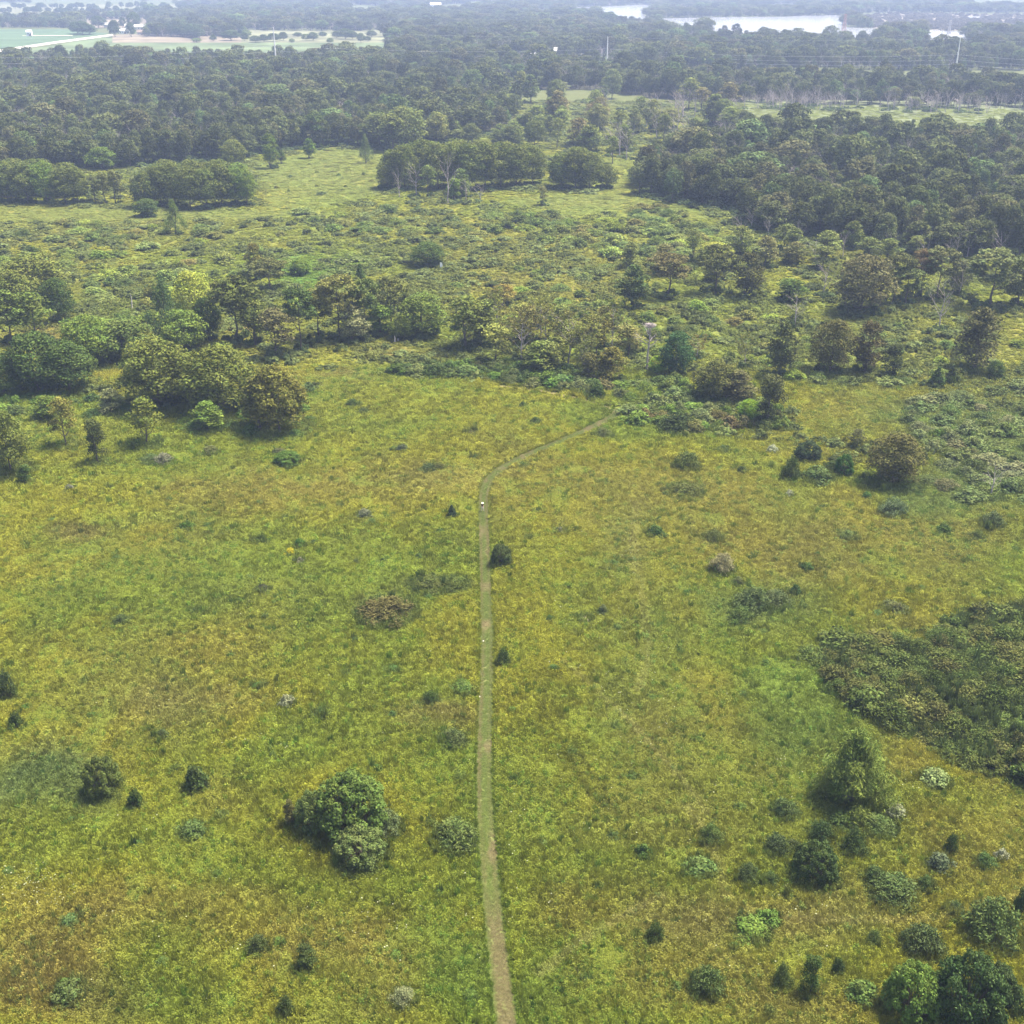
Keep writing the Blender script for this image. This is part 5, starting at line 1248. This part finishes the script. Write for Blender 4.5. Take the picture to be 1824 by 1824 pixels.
# ragged seam of longer grass along both sides of the path
q = PATH; nE = 5200; ii = rng.integers(0, len(q) - 1, nE); tt = rng.random(nE)[:, None]; P = q[ii, :2] * (1 - tt) + q[ii + 1, :2] * tt; T_ = q[ii + 1, :2] - q[ii, :2]; T_ /= np.linalg.norm(T_, axis=1)[:, None]
sd = rng.choice([-1, 1], nE) * (q[ii, 2] / 2 + rng.uniform(-.05, .28, nE)); P = P + np.stack([T_[:, 1], -T_[:, 0]], 1) * sd[:, None]
tn = ground_colour(P[:, 0], P[:, 1]) * rng.uniform(.75, 1.1, nE)[:, None] * np.array([.82, .93, .9])
tag(scatter('path_edge_grass', P[:, 0], P[:, 1], rng.uniform(.4, .8, nE), rng.uniform(.35, .9, nE), tn, [(TUFT[0],), (TUFT[1],), (TUFT[2],)], tilt=.1), 'longer grass fringing both edges of the mown path', 'grass')
# short mown grass on the path
nM = 15000; ii = rng.integers(0, len(q) - 1, nM); tt = rng.random(nM)[:, None]; P = q[ii, :2] * (1 - tt) + q[ii + 1, :2] * tt; T_ = q[ii + 1, :2] - q[ii, :2]; T_ /= np.linalg.norm(T_, axis=1)[:, None]
sd = rng.uniform(-1, 1, nM) * q[ii, 2] / 2; P = P + np.stack([T_[:, 1], -T_[:, 0]], 1) * sd[:, None]
nz = fbm(P[:, 0] / 2, P[:, 1] / 6, 61, 3)[:, None]; tn = (np.array((.126, .168, .042)) * (1 - sst(.55, .8, nz)) + np.array((.24, .20, .105)) * sst(.55, .8, nz) * .8 + np.array((.175, .205, .055)) * sst(.55, .8, nz) * .2) * rng.uniform(.85, 1.15, nM)[:, None]
rut = ((1 - sst(.10, .38, np.abs(np.abs(sd) - .62))) * (.35 + .65 * sst(.35, .6, fbm(P[:, 0], P[:, 1] / 14, 67, 3))) * .8)[:, None]; tn = tn * (1 - rut) + np.array((.175, .158, .068)) * rut
dryc = ((1 - sst(88, 96, P[:, 1])) * (1 - sst(.5, .95, np.abs(sd - .1))) * .85)[:, None]; tn = tn * (1 - dryc) + np.array((.20, .172, .082)) * rng.uniform(.75, 1.1, nM)[:, None] * dryc
tag(scatter('mown_grass', P[:, 0], P[:, 1], rng.uniform(.35, .6, nM), rng.uniform(.08, .16, nM), tn, [(TUFT[0],), (TUFT[1],)]), 'short mown grass and thatch on the path', 'grass')
# flower heads
def flowers(cx, cy, rx, ry, n, col, lab):
    a = rng.uniform(0, 6.283, n); r = rng.random(n) ** .6; x = cx + np.cos(a) * r * rx; y = cy + np.sin(a) * r * ry; X, Y = G(x, y)
    return X, Y
FM = MB()
for k_ in range(5):
    a = k_ * 1.2566; FM.add([(0, 0, .5), (math.cos(a) * .07, math.sin(a) * .07, .53), (math.cos(a + .6) * .12, math.sin(a + .6) * .12, .5), (math.cos(a + 1.2) * .07, math.sin(a + 1.2) * .07, .52)], [(0, 1, 2, 3)])
FM.tube((0, 0, 0), (0, 0, .5), .008, .006, 3)
fme = FM.mesh('flower_head', M_GRASS); add_color(fme, 'vary', np.full((len(fme.vertices), 3), .6))
XS, YS = [], []
for (cx, cy, rx, ry, n) in ((60,1580,80,45,130),(460,1330,70,20,24),(640,1630,120,40,30),(1480,1390,220,50,90),(1050,1080,120,160,120),(1150,1180,90,160,100),(1440,1600,60,40,24),(300,1250,250,250,60),(1350,1680,180,90,30),(880,1500,60,250,50),(1200,1500,300,300,110),(400,1650,380,150,60),(285,1072,20,14,26),(1120,950,20,90,60),(300,820,280,60,30),(620,1180,250,140,60)):
    x_, y_ = flowers(cx, cy, rx, ry, n, None, ''); XS.append(x_); YS.append(y_)
XS = np.concatenate(XS); YS = np.concatenate(YS); k = line_dist(XS, YS, PATH) > 1.4; XS, YS = XS[k], YS[k]
tag(scatter('wildflowers', XS, YS, rng.uniform(.4, 1.0, len(XS)), rng.uniform(.8, 1.1, len(XS)), np.tile(np.array([[.42, .44, .26]]), (len(XS), 1)), [(fme,)]), 'small whitish wildflowers speckling the meadow', 'flowers')
# scrub of the valley
X, Y, SP = field_points(205, 900, .80)
px, py = PX(X, Y)
MEAD = [(-400,680),(150,700),(330,760),(560,700),(620,668),(720,672),(900,684),(1000,698),(1100,735),(1170,772),(1400,790),(1560,880),(1720,900),(1900,900),(1900,3000),(-400,3000)]
SOFT = [[(-200,365),(220,372),(470,375),(480,350),(450,300),(560,262),(680,268),(690,345),(560,372),(600,388),(-200,398)], [(975,345),(1140,345),(1240,372),(1280,392),(1000,388),(900,360)], [(1400,690),(1640,685),(1600,800),(1420,780)], [(1060,280),(1140,280),(1130,345),(1060,345)], [(1325,178),(2100,182),(2100,236),(1325,226)]]
k = ~inpoly(px, py, MEAD) & (dl.max() > 0)
dt = line_dist(X, Y, TRACK); dl = line_dist(X, Y, PATH); k &= (dt > 1.6) & (dl > 2.0)
inw = np.zeros(len(X), bool)
for poly, _, _ in WOOD: inw |= inpoly(px, py, poly)
k &= ~inw | (py > 235)
k &= (py > 150)
soft = np.zeros(len(X), bool)
for s_ in SOFT: soft |= inpoly(px, py, s_)
cl = fbm(X / 9, Y / 13, 140, 4); cl2 = fbm(X / 30, Y / 40, 143, 3)
X, Y, SP, soft, cl, cl2, px, py, inw = [a[k] for a in (X, Y, SP, soft, cl, cl2, px, py, inw)]
g_ = ground_colour(X, Y); sm = soft[:, None]; g_ = np.where(sm, g_ * .35 + np.array((.165, .205, .055)) * .65, g_ * .68 + np.array((.19, .225, .045)) * .32); g_ = g_ * np.where(soft, .86 + .12 * rng.random(len(X)), .52 + .55 * cl + .32 * rng.random(len(X)))[:, None]
dk = (cl > .52) & ~soft; g_[dk] = g_[dk] * .45 + np.array((.135, .165, .055)) * .55 * rng.uniform(.7, 1.3, dk.sum())[:, None]
yl = (rng.random(len(X)) < .05) & ~soft; g_[yl] = g_[yl] * .5 + np.array((.22, .24, .07)) * .5
lowm = []
for i in range(5):
    L3 = crown_lobes(1.9, .9, 0, 8, 'shrub', 300 + i); V_, C_ = leaf_cloud(L3, 260, .24, .2, .6, .5, .55 if i % 2 else .8, 0, 300 + i); lowm.append(quads_mesh('low_scrub', V_, C_, M_GRASS))
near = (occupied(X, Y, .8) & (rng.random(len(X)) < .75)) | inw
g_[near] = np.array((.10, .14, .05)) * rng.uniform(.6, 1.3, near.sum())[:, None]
hgt = np.where(soft, .28, .45 + 1.5 * np.clip(cl - .38, 0, 1) * 2.2 * rng.uniform(.5, 1.5, len(X)))
hgt = np.where(near, rng.uniform(1.2, 3.0, len(X)), hgt)
bsh = (rng.random(len(X)) < .035 + .045 * (cl > .5)) & ~soft & ~inw; hgt = np.where(bsh, rng.uniform(1.5, 3.0, len(X)), hgt)
g_[bsh] = np.array((.125, .155, .05)) * rng.uniform(.6, 1.35, bsh.sum())[:, None]
wd_ = np.where(bsh, 1.9, 1.0) * SP / 1.9 * 1.25 * np.where(soft, rng.uniform(1.2, 1.8, len(X)), rng.uniform(.8, 1.7, len(X)))
print('scrub tufts', len(X))
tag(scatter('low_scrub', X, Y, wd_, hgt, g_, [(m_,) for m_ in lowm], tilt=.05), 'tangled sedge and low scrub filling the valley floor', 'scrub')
# reeds of the far marsh and hedgerows beyond
n = 1500; x = rng.uniform(1510, 1860, n); y = rng.uniform(24, 56, n); k = inpoly(x, y, [(1515,30),(1600,22),(1760,26),(1900,24),(1900,56),(1700,55),(1560,52)]); X, Y = G(x[k], y[k])
for L_ in LAKES:
    kk = ~inpoly(*PX(X, Y), L_); X, Y = X[kk], Y[kk]
tag(scatter('marsh_reeds', X, Y, rng.uniform(4, 8, len(X)), rng.uniform(3, 6, len(X)), np.tile(np.array([[.13, .12, .09]]), (len(X), 1)) * rng.uniform(.7, 1.3, len(X))[:, None], [(m_,) for m_ in lowm]), 'brownish reeds and brush on the marsh between the lakes', 'reeds')
XS = []; YS = []
for (x0, y0, x1, y1, n) in ((-200,26,210,24,70),(-200,17,330,15,70),(265,31,300,40,10),(210,30,270,22,14),(300,22,560,19,70),(-200,41,128,41,90),(-200,46,128,47,90),(-200,37,128,36,60),(265,60,430,64,60),(300,64,360,68,20)):
    t = rng.random(n); XX, YY = G(x0 + (x1 - x0) * t, y0 + (y1 - y0) * t + rng.normal(0, .7, n)); XS.append(XX); YS.append(YY)
X = np.concatenate(XS); Y = np.concatenate(YS); vi = rng.integers(0, 4, len(X)); fv = fv[:4]
tag(scatter('hedgerow', X, Y, rng.uniform(.9, 1.5, len(X)), rng.uniform(.7, 1.05, len(X)), np.tile(np.array([DARK]), (len(X), 1)) * rng.uniform(.8, 1.3, len(X))[:, None], [(VAR[v]['crown'], VAR[v]['trunk']) for v in fv], idx=vi), 'hazy hedgerow treelines between the farm fields on the horizon', 'treeline')

# ------------------------------------------------------------------ haze
hz = MB(); hz.box((0, 13000, 47.5), (44000, 29000, 97.0)); hm, hnt, hout = newmat('haze_air')
pv = N(hnt, 'ShaderNodeVolumePrincipled'); pv.inputs['Density'].default_value = .00018; pv.inputs['Color'].default_value = (.49, .62, .95, 1); pv.inputs['Anisotropy'].default_value = 0.1
hnt.links.new(pv.outputs[0], hout.inputs['Volume']); tag(hz.build('haze', hm), kind='stuff')
